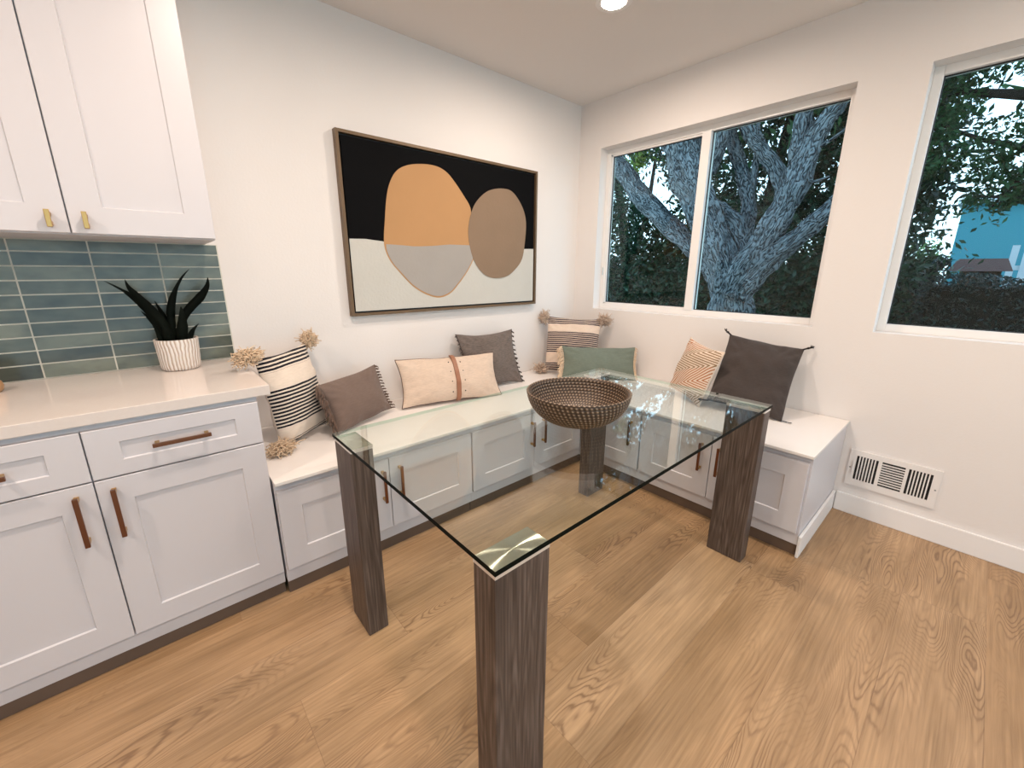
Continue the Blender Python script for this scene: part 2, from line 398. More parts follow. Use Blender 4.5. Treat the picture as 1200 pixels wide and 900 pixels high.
def cabinet(name, label, loc, rz, W_, D, z0, z1, doors, drawers=(), kick=True, group=None, rail=.08, railz=None, endL=0):
    t = thing(name, label, 'cabinet', loc, (0, 0, rz), group)
    b = MB(); b.box(0, W_, 0, D, z0, z1); b.build('carcass', M_cab, t, bevel=.001)
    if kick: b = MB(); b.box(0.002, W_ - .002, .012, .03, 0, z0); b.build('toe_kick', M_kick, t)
    for (x0, x1, a, c, hx, hz, hl) in doors:
        d = shaker(x1 - x0, c - a, (rail, railz or rail)).build('door', M_cab, t, loc=(x0, -.001, a))
        if hl: pull(d, hx - x0, -.02, hz - a, hl, True, None if hl > .1 else M_brass)
    for (x0, x1, a, c, hx, hz, hl, rl) in drawers:
        d = shaker(x1 - x0, c - a, rl).build('drawer', M_cab, t, loc=(x0, -.001, a))
        if hl: pull(d, hx - x0, -.02, hz - a, hl, False)
    return t
g = .0018
# base cabinets under the counter
xo = -3.48
def L(x): return x - xo
cabinet('base_cabinet', 'white shaker base cabinet with two drawers over two doors under the stone counter', (xo, -.645, 0), 0, -2.558 - xo, .643, .055, .876,
        [(L(-3.48) + g, L(-3.021) - g, .117, .693, L(-3.064), .585, .165), (L(-3.021) + g, L(-2.560), .117, .693, L(-2.981), .585, .165)],
        [(L(-3.48) + g, L(-3.021) - g, .698, .857, L(-3.25), .775, .15, (.079, .047)), (L(-3.021) + g, L(-2.560), .698, .857, L(-2.790), .781, .155, (.076, .049))],
        rail=.079)
ct = MB(); ct.box(-3.50, -2.514, -.670, -.010, .877, .914)
tag(ct.build('countertop', M_quartz, bevel=.0025), 'pale stone countertop slab on the left base cabinet, carrying the potted plant', 'countertop')
# wall cabinet
xo = -3.335
b_ = cabinet('wall_cabinet', 'white shaker wall cabinet with two doors above the green tile', (xo, -.352, 1.438), 0, -2.566 - xo, .350, 0, 1.06,
        [(g, L(-2.952) - g, .004, 1.056, L(-2.993), .044, .052), (L(-2.952) + g, L(-2.566), .004, 1.056, L(-2.911), .044, .052)],
        kick=False, rail=.083)
# ------------------------------------------------------------ bench
BZ = .5165
hz = .362; hl = .158
def bench_unit(label, loc, rz, W_, D, doors):
    return cabinet('storage_bench_cabinet', label, loc, rz, W_, D, .062, BZ, doors, rail=.083, group='bench storage cabinets')
xo = -2.552
bench_unit('low white two-door bench cabinet beside the counter, behind the left table leg', (xo, -.665, 0), 0, .941, .66,
           [(.004, L(-2.084) - g, .128, .484, L(-2.120), hz, hl), (L(-2.084) + g, L(-1.615), .128, .484, L(-2.036), hz, hl)])
xo = -1.610
bench_unit('low white two-door bench cabinet in the corner under the painting', (xo, -.665, 0), 0, 1.606, .66,
           [(.004, L(-1.136) - g, .128, .484, L(-1.165), hz, hl), (L(-1.136) + g, L(-.69), .128, .484, L(-1.068), hz, hl)])
yo = -.667
def LY(y): return yo - y
bench_unit('low white single-door bench cabinet under the window, in the bench corner', (-.665, yo, 0), -PI / 2, .473, .66,
           [(.03, LY(-1.134), .128, .486, LY(-1.078), hz, hl)])
yo = -1.1405
bench_unit('low white two-door bench cabinet at the right end, behind the right table leg', (-.665, yo, 0), -PI / 2, .8545, .66,
           [(.004, LY(-1.561) - g, .128, .486, LY(-1.512), hz, hl), (LY(-1.561) + g, LY(-1.985), .128, .486, LY(-1.606), hz, hl)])
bt = thing('bench_top', 'white painted L-shaped bench seat running under painting and window', 'bench', (-.35, -.35, BZ))
def part_box(name, mat, par, x0, x1, y0, y1, z0, z1, bevel=.002):
    l = par.location; b = MB(); b.box(x0 - l.x, x1 - l.x, y0 - l.y, y1 - l.y, z0 - l.z, z1 - l.z); return b.build(name, mat, par, bevel=bevel)
z0, z1 = BZ + .0005, .531
part_box('seat_board', M_bench, bt, -2.552, -.004, -.700, -.006, z0, z1)
part_box('seat_board', M_bench, bt, -.6965, -.004, -2.001, -.7003, z0, z1)
# end baseboard on the bench
b = MB(); b.box(-.672, -.0155, -2.010, -1.9965, 0, .112); struct(b.build('baseboard_bench_end', M_trim, bevel=.003))

# ------------------------------------------------------------ tile backsplash
def tile_mat():
    m, n, l, b = new_mat('glazed_green_tile')
    at = n.new('ShaderNodeAttribute'); at.attribute_name = 'tile'; at.attribute_type = 'GEOMETRY'
    tc = n.new('ShaderNodeTexCoord'); mp = n.new('ShaderNodeMapping'); mp.inputs['Scale'].default_value = (5, 5, 9); l.new(tc.outputs['Object'], mp.inputs[0])
    nz = n.new('ShaderNodeTexNoise'); nz.inputs['Scale'].default_value = 1.6; nz.inputs['Detail'].default_value = 3; l.new(mp.outputs[0], nz.inputs['Vector'])
    f = math_node(n, l, 'ADD', math_node(n, l, 'MULTIPLY', at.outputs['Fac'], .55), math_node(n, l, 'MULTIPLY_ADD', nz.outputs['Fac'], 1.1, -.28))
    c = ramp(n, l, f, [(0.2, (0.048, 0.058, 0.052)), (0.5, (0.092, 0.106, 0.086)), (0.8, (0.170, 0.185, 0.145))])
    l.new(c, b.inputs['Base Color']); b.inputs['Roughness'].default_value = .22
    bp = n.new('ShaderNodeBump'); bp.inputs['Strength'].default_value = .25; bp.inputs['Distance'].default_value = .004
    l.new(nz.outputs['Fac'], bp.inputs['Height']); l.new(bp.outputs[0], b.inputs['Normal'])
    return m
sp_ = thing('tile_backsplash', 'stacked glossy grey-green tiles between counter and wall cabinet', 'backsplash', (-3.0, 0, .9145))
part_box('grout', M_grout, sp_, -3.50, -2.522, -.005, -.0005, .9145, 1.4375, 0)
b = MB(); ids = []
xb = [-3.50, -3.36, -3.152, -2.944, -2.736, -2.5245]
zl = [.9165, .9215] + [1.392 - k * .0523 for k in range(8, -1, -1)] + [1.4365]
zl = [.9165] + [1.392 - k * .0523 for k in range(8, -1, -1)] + [1.4365]
for i in range(len(xb) - 1):
    for j in range(len(zl) - 1):
        x0, x1 = xb[i] + 3.0, xb[i + 1] + 3.0; q = .0025
        nf = len(b.f); b.box(x0 + q, x1 - q, -.0072, -.004, zl[j] - .9145 + q, zl[j + 1] - .9145 - q)
        ids += [random.random()] * (len(b.f) - nf)
o = b.build('tiles', tile_mat(), sp_)
at = o.data.attributes.new('tile', 'FLOAT', 'FACE'); at.data.foreach_set('value', ids)

# ------------------------------------------------------------ painting
px0, px1, pz0, pz1 = -1.950, -.508, 1.074, 2.024
pt = thing('framed_painting', 'abstract framed painting of tan and grey ovals on black and white, hung on wall', 'painting', ((px0 + px1) / 2, 0, pz0))
pw, ph = px1 - px0, pz1 - pz0
M_frame = simple('frame_champagne', (.15, .095, .052), .45, metal=.25, var=.15)
b = MB(); fd = .04; ft = .016
b.box(-pw / 2, -pw / 2 + ft, -fd, -.001, 0, ph); b.box(pw / 2 - ft, pw / 2, -fd, -.001, 0, ph)
b.box(-pw / 2 + ft, pw / 2 - ft, -fd, -.001, 0, ft); b.box(-pw / 2 + ft, pw / 2 - ft, -fd, -.001, ph - ft, ph)
b.build('frame', M_frame, pt, bevel=.001)
b = MB(); b.box(-pw / 2 + ft, pw / 2 - ft, -.012, -.002, ft, ph - ft); b.build('backing', M_black, pt)
def paint(name, col, bump=.3, var=.03): return simple(name, col, .8, bump=bump, scale=60, var=var, spec=.12)
CU = .022   # canvas inset
cx0, cx1, cz0, cz1 = -pw / 2 + CU + .004, pw / 2 - CU - .004, CU + .004, ph - CU - .004
b = MB(); b.box(cx0, cx1, -.030, -.010, cz0, cz1); b.build('canvas', paint('paint_black', (.0015, .0015, .002), .1, 0), pt)
def P2(px, py):    # picture crop fraction -> local (u,w)
    return px, py
def shape(name, pts, y, mat, dens=1):
    b = MB(); n_ = len(pts); th = .0012
    b.v = [(x, y, z) for x, z in pts] + [(x, y + th, z) for x, z in pts]
    b.f = [tuple(range(n_ - 1, -1, -1)) if False else tuple(range(n_)), tuple(range(2 * n_ - 1, n_ - 1, -1))]
    b.f += [(i, i + n_, (i + 1) % n_ + n_, (i + 1) % n_) for i in range(n_)]; b.m = [0] * len(b.f)
    return b.build(name, mat, pt)
def spline(pts, k=8):
    out = []; n_ = len(pts)
    for i in range(n_):
        p0, p1, p2, p3 = (Vector((*pts[(i + j - 1) % n_], 0)) for j in range(4))
        for s in range(k):
            t = s / k; out.append(tuple((.5 * ((2 * p1) + (-p0 + p2) * t + (2 * p0 - 5 * p1 + 4 * p2 - p3) * t * t + (-p0 + 3 * p1 - 3 * p2 + p3) * t ** 3))[:2]))
    return out
white = [(cx0, .418), (-.607, .421), (-.497, .412), (-.304, .406), (.096, .407), (.588, .407), (cx1, .411), (cx1, cz0), (cx0, cz0)]
tan = [(-0.498, 0.398), (-0.483, 0.532), (-0.464, 0.651), (-0.438, 0.731), (-0.396, 0.794), (-0.332, 0.833), (-0.244, 0.855), (-0.144, 0.861), (-0.067, 0.841), (-0.006, 0.793), (0.066, 0.715), (0.113, 0.653), (0.121, 0.578), (0.108, 0.485), (0.136, 0.376), (0.134, 0.329), (0.081, 0.248), (0.009, 0.168), (-0.062, 0.106), (-0.148, 0.082), (-0.237, 0.104), (-0.329, 0.157), (-0.405, 0.233), (-0.47, 0.31)]
tan = spline(tan, 5)
split = [(-.52, .398), (-0.417, 0.397), (-0.305, 0.392), (-0.186, 0.399), (-0.059, 0.413), (0.15, 0.415)]
def split_z(x):
    for a, c in zip(split, split[1:]):
        if a[0] <= x <= c[0]: return a[1] + (c[1] - a[1]) * (x - a[0]) / (c[0] - a[0])
    return .41
low = [p for p in tan if p[1] < split_z(p[0])]
cxm, czm = -.18, .30
inner = [(cxm + (x - cxm) * .972, czm + (z - czm) * .955) for x, z in low]
inner = [p for p in inner if p[1] < split_z(p[0]) - .002]
inner.sort(key=lambda p: -math.atan2(p[1] - .62, p[0] + .18) % (2 * PI))
inner.sort(key=lambda p: math.atan2(-(p[0] + .18), -(p[1] - .62)))   # right to left along the lower edge
topedge = [(inner[-1][0] + (inner[0][0] - inner[-1][0]) * k / 14, 0) for k in range(15)]
topedge = [(x, split_z(x)) for x, _ in topedge]
grey = inner + topedge
oval = spline([(0.092, 0.484), (0.105, 0.577), (0.143, 0.664), (0.205, 0.73), (0.279, 0.774), (0.376, 0.796), (0.466, 0.791), (0.536, 0.742), (0.592, 0.665), (0.613, 0.582), (0.603, 0.46), (0.577, 0.337), (0.504, 0.257), (0.42, 0.21), (0.316, 0.2), (0.227, 0.223), (0.154, 0.288), (0.111, 0.376)], 5)
shape('white_paint_area', white, -.0312, paint('paint_white', (.54, .53, .49), .9, .05))
shape('tan_oval', tan, -.0324, paint('paint_tan', (.47, .265, .125), .4, .05))
shape('grey_paint_area', grey, -.0336, paint('paint_grey', (.36, .335, .31), .6, .06))
shape('taupe_oval', oval, -.0348, paint('paint_taupe', (.25, .175, .12), .5, .08))

# ------------------------------------------------------------ glass table
tx0, tx1, ty0, ty1 = -2.388, -.837, -1.844, -.927
TZ = .767; GT = .0125
tb = thing('dining_table', 'rectangular glass-topped dining table on four grey-brown wooden post legs', 'table', ((tx0 + tx1) / 2, (ty0 + ty1) / 2, 0))
tcx, tcy = tb.location.x, tb.location.y
b = MB(); b.box(tx0 - tcx, tx1 - tcx, ty0 - tcy, ty1 - tcy, TZ - GT, TZ)
b.m = [0, 0, 1, 1, 1, 1]
b.build('glass_top', [M_tglass, M_gedge], tb)
LEGS = [(-2.384, -2.229, -1.839, -1.766), (-2.384, -2.308, -1.086, -.932), (-.992, -.842, -1.003, -.932), (-.912, -.842, -1.841, -1.684)]
for x0, x1, y0, y1 in LEGS:
    cx_, cy_ = (x0 + x1) / 2 - tcx, (y0 + y1) / 2 - tcy; w_, d_ = (x1 - x0) / 2, (y1 - y0) / 2
    b = MB(); b.box(-w_, w_, -d_, d_, 0, .741); lg = b.build('leg', M_leg, tb, bevel=.004, seg=2, loc=(cx_, cy_, 0))
    b = MB(); b.box(-w_, w_, -d_, d_, .7412, TZ - GT - .0003); b.m = [1, 0, 1, 1, 1, 1]; b.build('steel_plate', [M_plate, M_satin], lg)

# ------------------------------------------------------------ woven bowl
def woven_mat():
    m, n, l, b = new_mat('woven_rattan')
    at = n.new('ShaderNodeAttribute'); at.attribute_name = 'weave'; at.attribute_type = 'GEOMETRY'
    l.new(ramp(n, l, at.outputs['Fac'], [(0.0, (.022, .012, .007)), (.5, (.10, .058, .032)), (1, (.36, .27, .19))]), b.inputs['Base Color'])
    b.inputs['Roughness'].default_value = .4; return m
def bowl(loc):
    Rr, Hh, rb = .193, .118, .062
    t = thing('woven_bowl', 'round coiled rattan bowl standing on the glass table top', 'bowl', loc)
    N = 432
    def prof(k, inner):          # k 0..1 from base edge to rim
        a = k * PI / 2 * .93
        r = rb + (Rr - rb) * math.sin(a) / math.sin(PI / 2 * .93); z = Hh * (1 - math.cos(a)) / (1 - math.cos(PI / 2 * .93))
        return r, z
    pr = []; NC = 15; sub = 6
    for i in range(NC * sub + 1):
        k = i / (NC * sub); pr.append((k, 0, i))
    b = MB(); vals = []
    def ring(r, z, i, outward, amp=1.0):
        outward_s = 1 if outward >= 0 else -1
        ph = (i % sub) / sub; coil = i // sub
        s_ = math.sin(PI * ph)
        for q in range(N):
            t = 2 * PI * q / N
            st = .5 + .5 * math.sin(72 * t + coil * PI * .5 * outward_s + ph * 1.6)
            dsp = (.0036 * s_ * (.35 + .65 * st)) * outward * amp
            b.v.append(((r + dsp) * math.cos(t), (r + dsp) * math.sin(t), z)); vals.append(min(1, max(0, s_ ** .7 * (.12 + .88 * st ** 1.3))))
    rows = 0
    # outer from base centre
    for r in (.002, rb * .5): ring(r, 0.0005, 0, 0); rows += 1
    for k, _, i in pr: r, z = prof(k, 0); ring(r, z + .001, i, 1); rows += 1
    for j in range(1, 6):    # rolled rim
        a = PI * j / 6; ring(Rr - .0045 + .0045 * math.cos(a) + .002, Hh + .001 + .005 * math.sin(a), 3, .8); rows += 1
    for k, _, i in reversed(pr):
        r, z = prof(k, 1); ring(max(.01, r - .009), z + .009 - .008 * k, i, -1); rows += 1
    r0 = rb - .009
    for j in range(1, 13): rr = r0 * (1 - j / 13); ring(rr, .009 + .0015 * (j % 3 == 1), (j % 3) * 2, 0); rows += 1
    ring(.001, .009, 0, 0); rows += 1
    for i in range(rows - 1):
        for q in range(N):
            q2 = (q + 1) % N; b.f.append((i * N + q, i * N + q2, (i + 1) * N + q2, (i + 1) * N + q))
    b.m = [0] * len(b.f)
    o = b.build('coiled_body', woven_mat(), t, smooth=True)
    a = o.data.attributes.new('weave', 'FLOAT', 'POINT'); a.data.foreach_set('value', vals)
bowl((-1.632, -1.415, TZ + .0003))

# ------------------------------------------------------------ cushions
def fabric(name, col, var=.08, weave=700, bump=.35):
    m, n, l, b = new_mat(name)
    tc = n.new('ShaderNodeTexCoord'); nz = n.new('ShaderNodeTexNoise'); nz.inputs['Scale'].default_value = 45; nz.inputs['Detail'].default_value = 5
    mp = n.new('ShaderNodeMapping'); mp.inputs['Scale'].default_value = (1, 1, 5); l.new(tc.outputs['Object'], mp.inputs[0]); l.new(mp.outputs[0], nz.inputs['Vector'])
    c = ramp(n, l, nz.outputs['Fac'], [(.3, tuple(x * (1 - var) for x in col)), (.7, tuple(min(1, x * (1 + var)) for x in col))])
    l.new(c, b.inputs['Base Color']); b.inputs['Roughness'].default_value = .9; b.inputs['Specular IOR Level'].default_value = .15
    n2 = n.new('ShaderNodeTexNoise'); n2.inputs['Scale'].default_value = weave; l.new(tc.outputs['Object'], n2.inputs['Vector'])
    bp = n.new('ShaderNodeBump'); bp.inputs['Strength'].default_value = bump; bp.inputs['Distance'].default_value = .001
    l.new(n2.outputs['Fac'], bp.inputs['Height']); l.new(bp.outputs[0], b.inputs['Normal'])
    b.inputs['Sheen Weight'].default_value = .15
    return m, n, l, b, c, tc
def striped(name, h, base, dark, bands, pitch, duty=.55):
    m, n, l, b, c, tc = fabric(name, base, .05)
    sp = n.new('ShaderNodeSeparateXYZ'); l.new(tc.outputs['Object'], sp.inputs[0])
    nz = n.new('ShaderNodeTexNoise'); nz.inputs['Scale'].default_value = 9; l.new(tc.outputs['Object'], nz.inputs['Vector'])
    z = math_node(n, l, 'ADD', sp.outputs['Z'], math_node(n, l, 'MULTIPLY_ADD', nz.outputs['Fac'], .006, -.003))
    zz = math_node(n, l, 'ADD', z, 0.0)
    fr = math_node(n, l, 'FRACT', math_node(n, l, 'DIVIDE', math_node(n, l, 'ADD', zz, 5.0), pitch))
    st = math_node(n, l, 'LESS_THAN', fr, duty)
    tot = None
    for a, c_ in bands:     # heights measured from cushion centre
        k = math_node(n, l, 'MULTIPLY', math_node(n, l, 'GREATER_THAN', zz, a), math_node(n, l, 'LESS_THAN', zz, c_))
        tot = k if tot is None else math_node(n, l, 'ADD', tot, k)
    front = math_node(n, l, 'LESS_THAN', sp.outputs['Y'], .004)
    msk = math_node(n, l, 'MULTIPLY', math_node(n, l, 'MULTIPLY', st, tot), front)
    mx = n.new('ShaderNodeMixRGB'); l.new(msk, mx.inputs[0]); l.new(c, mx.inputs[1]); mx.inputs[2].default_value = (*dark, 1)
    l.new(mx.outputs[0], b.inputs['Base Color']); return m

def outline(u, v, w, h, a=.07):
    return w / 2 * u * (1 - a * (1 - v * v)), h / 2 * v * (1 - a * (1 - u * u))
def cushion(name, label, pose, thick, mat, cat='cushion', group=None, seed=0, wr=1.0, a=.07, chop=0.0, sag=.0):
    x, y, z, yw, ln, rl, w, h = pose
    # the Empty stands at the cushion's lower edge
    rot = (Matrix.Rotation(yw, 4, 'Z') @ Matrix.Rotation(ln, 4, 'X') @ Matrix.Rotation(rl, 4, 'Y'))
    base = Vector((x, y, z)) + rot @ Vector((0, 0, -h / 2))
    t = thing(name, label, cat, base, rot.to_euler(), group)
    b = MB(); N = 44; sd = Vector((seed * 7.3, seed * 3.1, 0))
    def T(u, v):
        e = ((1 - abs(u) ** 2.0) * (1 - abs(v) ** 2.0))
        return max(0, e) ** .58
    for side in (-1, 1):
        o = len(b.v)
        for j in range(N + 1):
            for i in range(N + 1):
                # denser near edges
                u = math.sin((i / N * 2 - 1) * PI / 2); v = math.sin((j / N * 2 - 1) * PI / 2)
                X, Z = outline(u, v, w, h, a)
                vv = v
                k = T(u, v)
                yy = side * thick / 2 * k * (1 - sag * v)
                q = Vector((X * 7, Z * 7, side * 3)) + sd
                wrk = noise.noise(q) * .014 + noise.noise(q * 2.3) * .008
                # radial creases near corners
                cr = max(0, (abs(u) * abs(v)) ** 1.5)
                ang = math.atan2(Z, X)
                wrk += .009 * cr * math.sin(ang * 30 + seed) + .004 * math.sin(16 * v + 4 * noise.noise(q)) * abs(u) ** 3 * (1 - abs(v))
                yy += wrk * wr * min(1, k * 2.2)
                # karate-chop dent at top centre
                Zc = Z - chop * math.exp(-(u / .35) ** 2) * max(0, v) ** 3
                edge = noise.noise(Vector((X * 9, Z * 9, seed))) * .006 * (1 - k)
                b.v.append((X + edge, yy, Zc + edge + h / 2))
        for j in range(N):
            for i in range(N):
                f = (o + j * (N + 1) + i, o + j * (N + 1) + i + 1, o + (j + 1) * (N + 1) + i + 1, o + (j + 1) * (N + 1) + i)
                b.f.append(f if side < 0 else f[::-1]); b.m.append(0)
    # shift so texture coordinates have their origin at the centre: object origin at centre
    b.v = [(x_, y_, z_ - h / 2) for x_, y_, z_ in b.v]
    cv = b.build('cover', mat, t, smooth=True, loc=(0, 0, h / 2))
    bm = bmesh.new(); bm.from_mesh(cv.data); bmesh.ops.remove_doubles(bm, verts=bm.verts, dist=.0006); bm.to_mesh(cv.data); bm.free()
    mw = Matrix.Translation(base) @ rot @ Matrix.Translation((0, 0, h / 2))      # let it rest on the seat
    t.location.z += .532 - min((mw @ v.co).z for v in cv.data.vertices)
    return t, w, h
def yarn_pompom(parent, pos, r, mat, seed, sc=(1, 1, 1), n_=420, name='pompom'):
    rnd = random.Random(seed); b = MB()
    for i in range(n_):
        d = Vector((rnd.gauss(0, 1), rnd.gauss(0, 1), rnd.gauss(0, 1))).normalized()
        L_ = r * rnd.uniform(.78, 1.05); c1 = Vector((rnd.gauss(0, 1), rnd.gauss(0, 1), rnd.gauss(0, 1))) * r * .16
        L_ = r * rnd.uniform(.86, .98); c1 = c1 * 1.3; pts = [d * r * .15, d * L_ * .7 + c1 * .3, d * L_ * 1.0 + c1 * .8, (d * L_ + c1 * 1.7) * .93, (d * L_ + c1 * 2.1) * .8]
        pts = [Vector((p.x * sc[0], p.y * sc[1], p.z * sc[2])) for p in pts]
        b.tube(pts, [.0018, .002, .0022, .002, .0015], 4)
    return b.build(name, mat, parent, smooth=True, loc=pos)
def side_fringe(parent, w, h, side, mat, n_=26, L_=.035, rad=.0022, seed=1, a=.07, down=.5, name='fringe', knot=False, v0=-1, v1=1, fwd=0.0):
    rnd = random.Random(seed); b = MB()
    for i in range(n_):
        v = v0 + (v1 - v0) * (i + .5) / n_
        X, Z = outline(side, v, w, h, a)
        for q in range(3):
            l_ = L_ * rnd.uniform(.75, 1.1); ox = side * l_ * rnd.uniform(.55, .8); oz = -l_ * down * rnd.uniform(.6, 1.3); oy = -rnd.uniform(.0, .014) - fwd
            p0 = Vector((X - side * .004, (q - 1) * .002, Z + h / 2)); zz = rnd.uniform(-.004, .004)
            b.tube([p0, p0 + Vector((ox * .45, oy * .5, oz * .25 + zz)), p0 + Vector((ox * .85, oy, oz * .7)), p0 + Vector((ox, oy, oz + zz))], [rad, rad * 1.1, rad, rad * .7], 5)
        if knot:
            p = Vector((X + side * .008, -.002, Z + h / 2)); b.tube([p + Vector((0, 0, -.003)), p + Vector((0, 0, .003))], .0042, 6)
    b.tube([Vector((outline(side, -1 + q / 8, w, h, a)[0], -.001, outline(side, -1 + q / 8, w, h, a)[1] + h / 2)) for q in range(17)], rad, 5)
    return b.build(name, mat, parent, smooth=True)
def piping(parent, w, h, mat, rad=.003, a=.07):
    b = MB(); pts = []
    K = 24
    for s in range(4):
        for i in range(K):
            t = -1 + 2 * i / K
            u, v = ((t, -1), (1, t), (-t, 1), (-1, -t))[s]
            X, Z = outline(u, v, w, h, a); e = noise.noise(Vector((X * 9, Z * 9, 3))) * .006
            pts.append(Vector((X + e, 0, Z + e + h / 2)))
    pts.append(pts[0]); b.tube(pts, rad, 6, cap=False)
    return b.build('piping', mat, parent, smooth=True)

M_yarn = fabric('cream_yarn', (.70, .53, .37), .12, 300)[0]
M_yarn2 = fabric('beige_yarn', (.60, .46, .36), .12, 300)[0]
CREAM = (.70, .60, .51)
hh = .418
t, w, h = cushion('throw_pillow', 'large cream cushion with black stripes and pompoms, leaning beside the counter', (-2.343, -.262, .768, .65, -.17, -.03, .335, .435), .16,
    striped('stripe_black', .43, CREAM, (.006, .006, .012), [(.140, .3), (-.115, .06), (-.3, -.178)], .0165), seed=1, sag=.15)
for (sx, sz), sc, r in (((-1, 1), (1.35, 1, .8), .040), ((1, 1), (1, 1, 1.1), .036), ((-1, -1), (1.3, 1.2, .9), .040), ((1, -1), (1, 1, 1), .034)):
    X, Z = outline(sx, sz, w, h)
    yarn_pompom(t, (X + sx * (.03 if sz > 0 or sx < 0 else .01), -.02 if sz < 0 else -.005, Z + h / 2 + sz * (.012 if sz > 0 else -.0) + (.0 if sz > 0 else .022)), r, M_yarn, 11 + sx + 3 * sz, sc)
t, w, h = cushion('throw_pillow', 'mauve brown lumbar cushion with thick twisted fringe, overlapping the black striped cushion', (-2.048, -.262, .690, .36, -.34, -.075, .385, .268), .125,
    fabric('mauve_brown_linen', (.17, .122, .102))[0], seed=2)
M_fr2 = fabric('brown_fringe', (.12, .078, .06))[0]
side_fringe(t, w, h, -1, M_fr2, 24, .070, .0050, 3, down=.8, fwd=.03); side_fringe(t, w, h, 1, M_fr2, 16, .034, .003, 4, down=.3)
t, w, h = cushion('throw_pillow', 'long cream lumbar cushion with a riveted brown strap down the middle', (-1.446, -.245, .684, -.206, -.465, .023, .655, .295), .15,
    fabric('cream_canvas', (.64, .51, .41))[0], seed=3, wr=1.0)
M_pipe = fabric('dark_piping', (.10, .06, .05))[0]
piping(t, w, h, M_pipe)
def on_front(w, h, X, Z, thick):     # approximate cover surface at local X,Z
    u = X / (w / 2); v = Z / (h / 2); return -thick / 2 * (max(0, (1 - abs(u) ** 2.0) * (1 - abs(v) ** 2.0))) ** .58
b = MB(); K = 26
X0 = .018
for i in range(K + 1):
    v = -.985 + 1.97 * i / K; Z = h / 2 * v; yq = on_front(w, h, X0, Z, .15) - .009
    q = Vector((X0 * 7, Z * 7, -3)) + Vector((21.9, 9.3, 0)); yq -= 0.0
    yq += (noise.noise(q) * .014 + noise.noise(q * 2.3) * .008) * min(1, 2.2 * abs(yq) / .065) 
    for dx in (-.013, .013): b.v.append((X0 + dx, yq, Z + h / 2))
    for dx in (.013, -.013): b.v.append((X0 + dx, yq + .012, Z + h / 2))
for i in range(K):
    for j in range(4): b.f.append((i * 4 + j, i * 4 + (j + 1) % 4, (i + 1) * 4 + (j + 1) % 4, (i + 1) * 4 + j)); b.m.append(0)
b.f += [(3, 2, 1, 0), (K * 4, K * 4 + 1, K * 4 + 2, K * 4 + 3)]; b.m += [0, 0]
st = b.build('strap', simple('tan_leather', (.30, .13, .07), .5), t); st['label'] = 'brown leather strap'
for dx in (-.038, .045):
    for k in range(4):
        Z = h / 2 * (.62 - .42 * k); yq = on_front(w, h, X0 + dx, Z, .15)
        q = Vector(((X0 + dx) * 7, Z * 7, -3)) + Vector((21.9, 9.3, 0)); yq += noise.noise(q) * .014 + noise.noise(q * 2.3) * .008
        b = MB(); b.lathe([(.0001, .0022), (.003, .0015), (.0042, -.003)], 12, caps=False)
        o = b.build('rivet', M_black, t, smooth=True, loc=(X0 + dx, yq, Z + h / 2), rot=(PI / 2, 0, 0))
t, w, h = cushion('throw_pillow', 'charcoal brown square cushion with short tassel edges, standing behind the strapped cream cushion', (-1.042, -.135, .722, -.108, -.38, 0, .465, .40), .12,
    fabric('charcoal_linen', (.150, .122, .108), .25)[0], seed=4, a=.11, wr=1.6)
M_fr4 = fabric('charcoal_fringe', (.06, .045, .04))[0]
side_fringe(t, w, h, -1, M_fr4, 14, .026, .0035, 5, down=.2, a=.11); side_fringe(t, w, h, 1, M_fr4, 12, .026, .0038, 6, down=.5, a=.11)
t, w, h = cushion('throw_pillow', 'square cream cushion with grey-brown stripes and pompoms in the bench corner', (-.308, -.262, .776, -.819, -.34, .043, .43, .45), .13,
    striped('stripe_brown', .44, (.68, .55, .45), (.060, .044, .052), [(.160, .3), (-.075, .100), (-.3, -.150)], .0155, .66), seed=5, sag=.1)
for (sx, sz), sc, r in (((-1, 1), (1, 1, 1.25), .036), ((1, 1), (1.25, 1, 1.0), .042), ((-1, -1), (1.1, 1.1, .9), .042), ((1, -1), (1, 1, 1), .034)):
    X, Z = outline(sx, sz, w, h)
    yarn_pompom(t, (X + sx * .022, .0, Z + h / 2 + (-.012 if sz > 0 else .02)), r, M_yarn2, 31 + sx + 3 * sz, sc, 320)
t, w, h = cushion('throw_pillow', 'sage green lumbar cushion with cream knotted fringe, in the bench corner', (-.305, -.520, .670, -.786, -.476, .009, .56, .256), .11,
    fabric('sage_linen', (.155, .185, .150), .08)[0], seed=6)
side_fringe(t, w, h, -1, M_yarn, 18, .066, .0034, 7, down=.8, knot=True, fwd=.02); side_fringe(t, w, h, 1, M_yarn, 18, .030, .0026, 8, down=.5, knot=True)
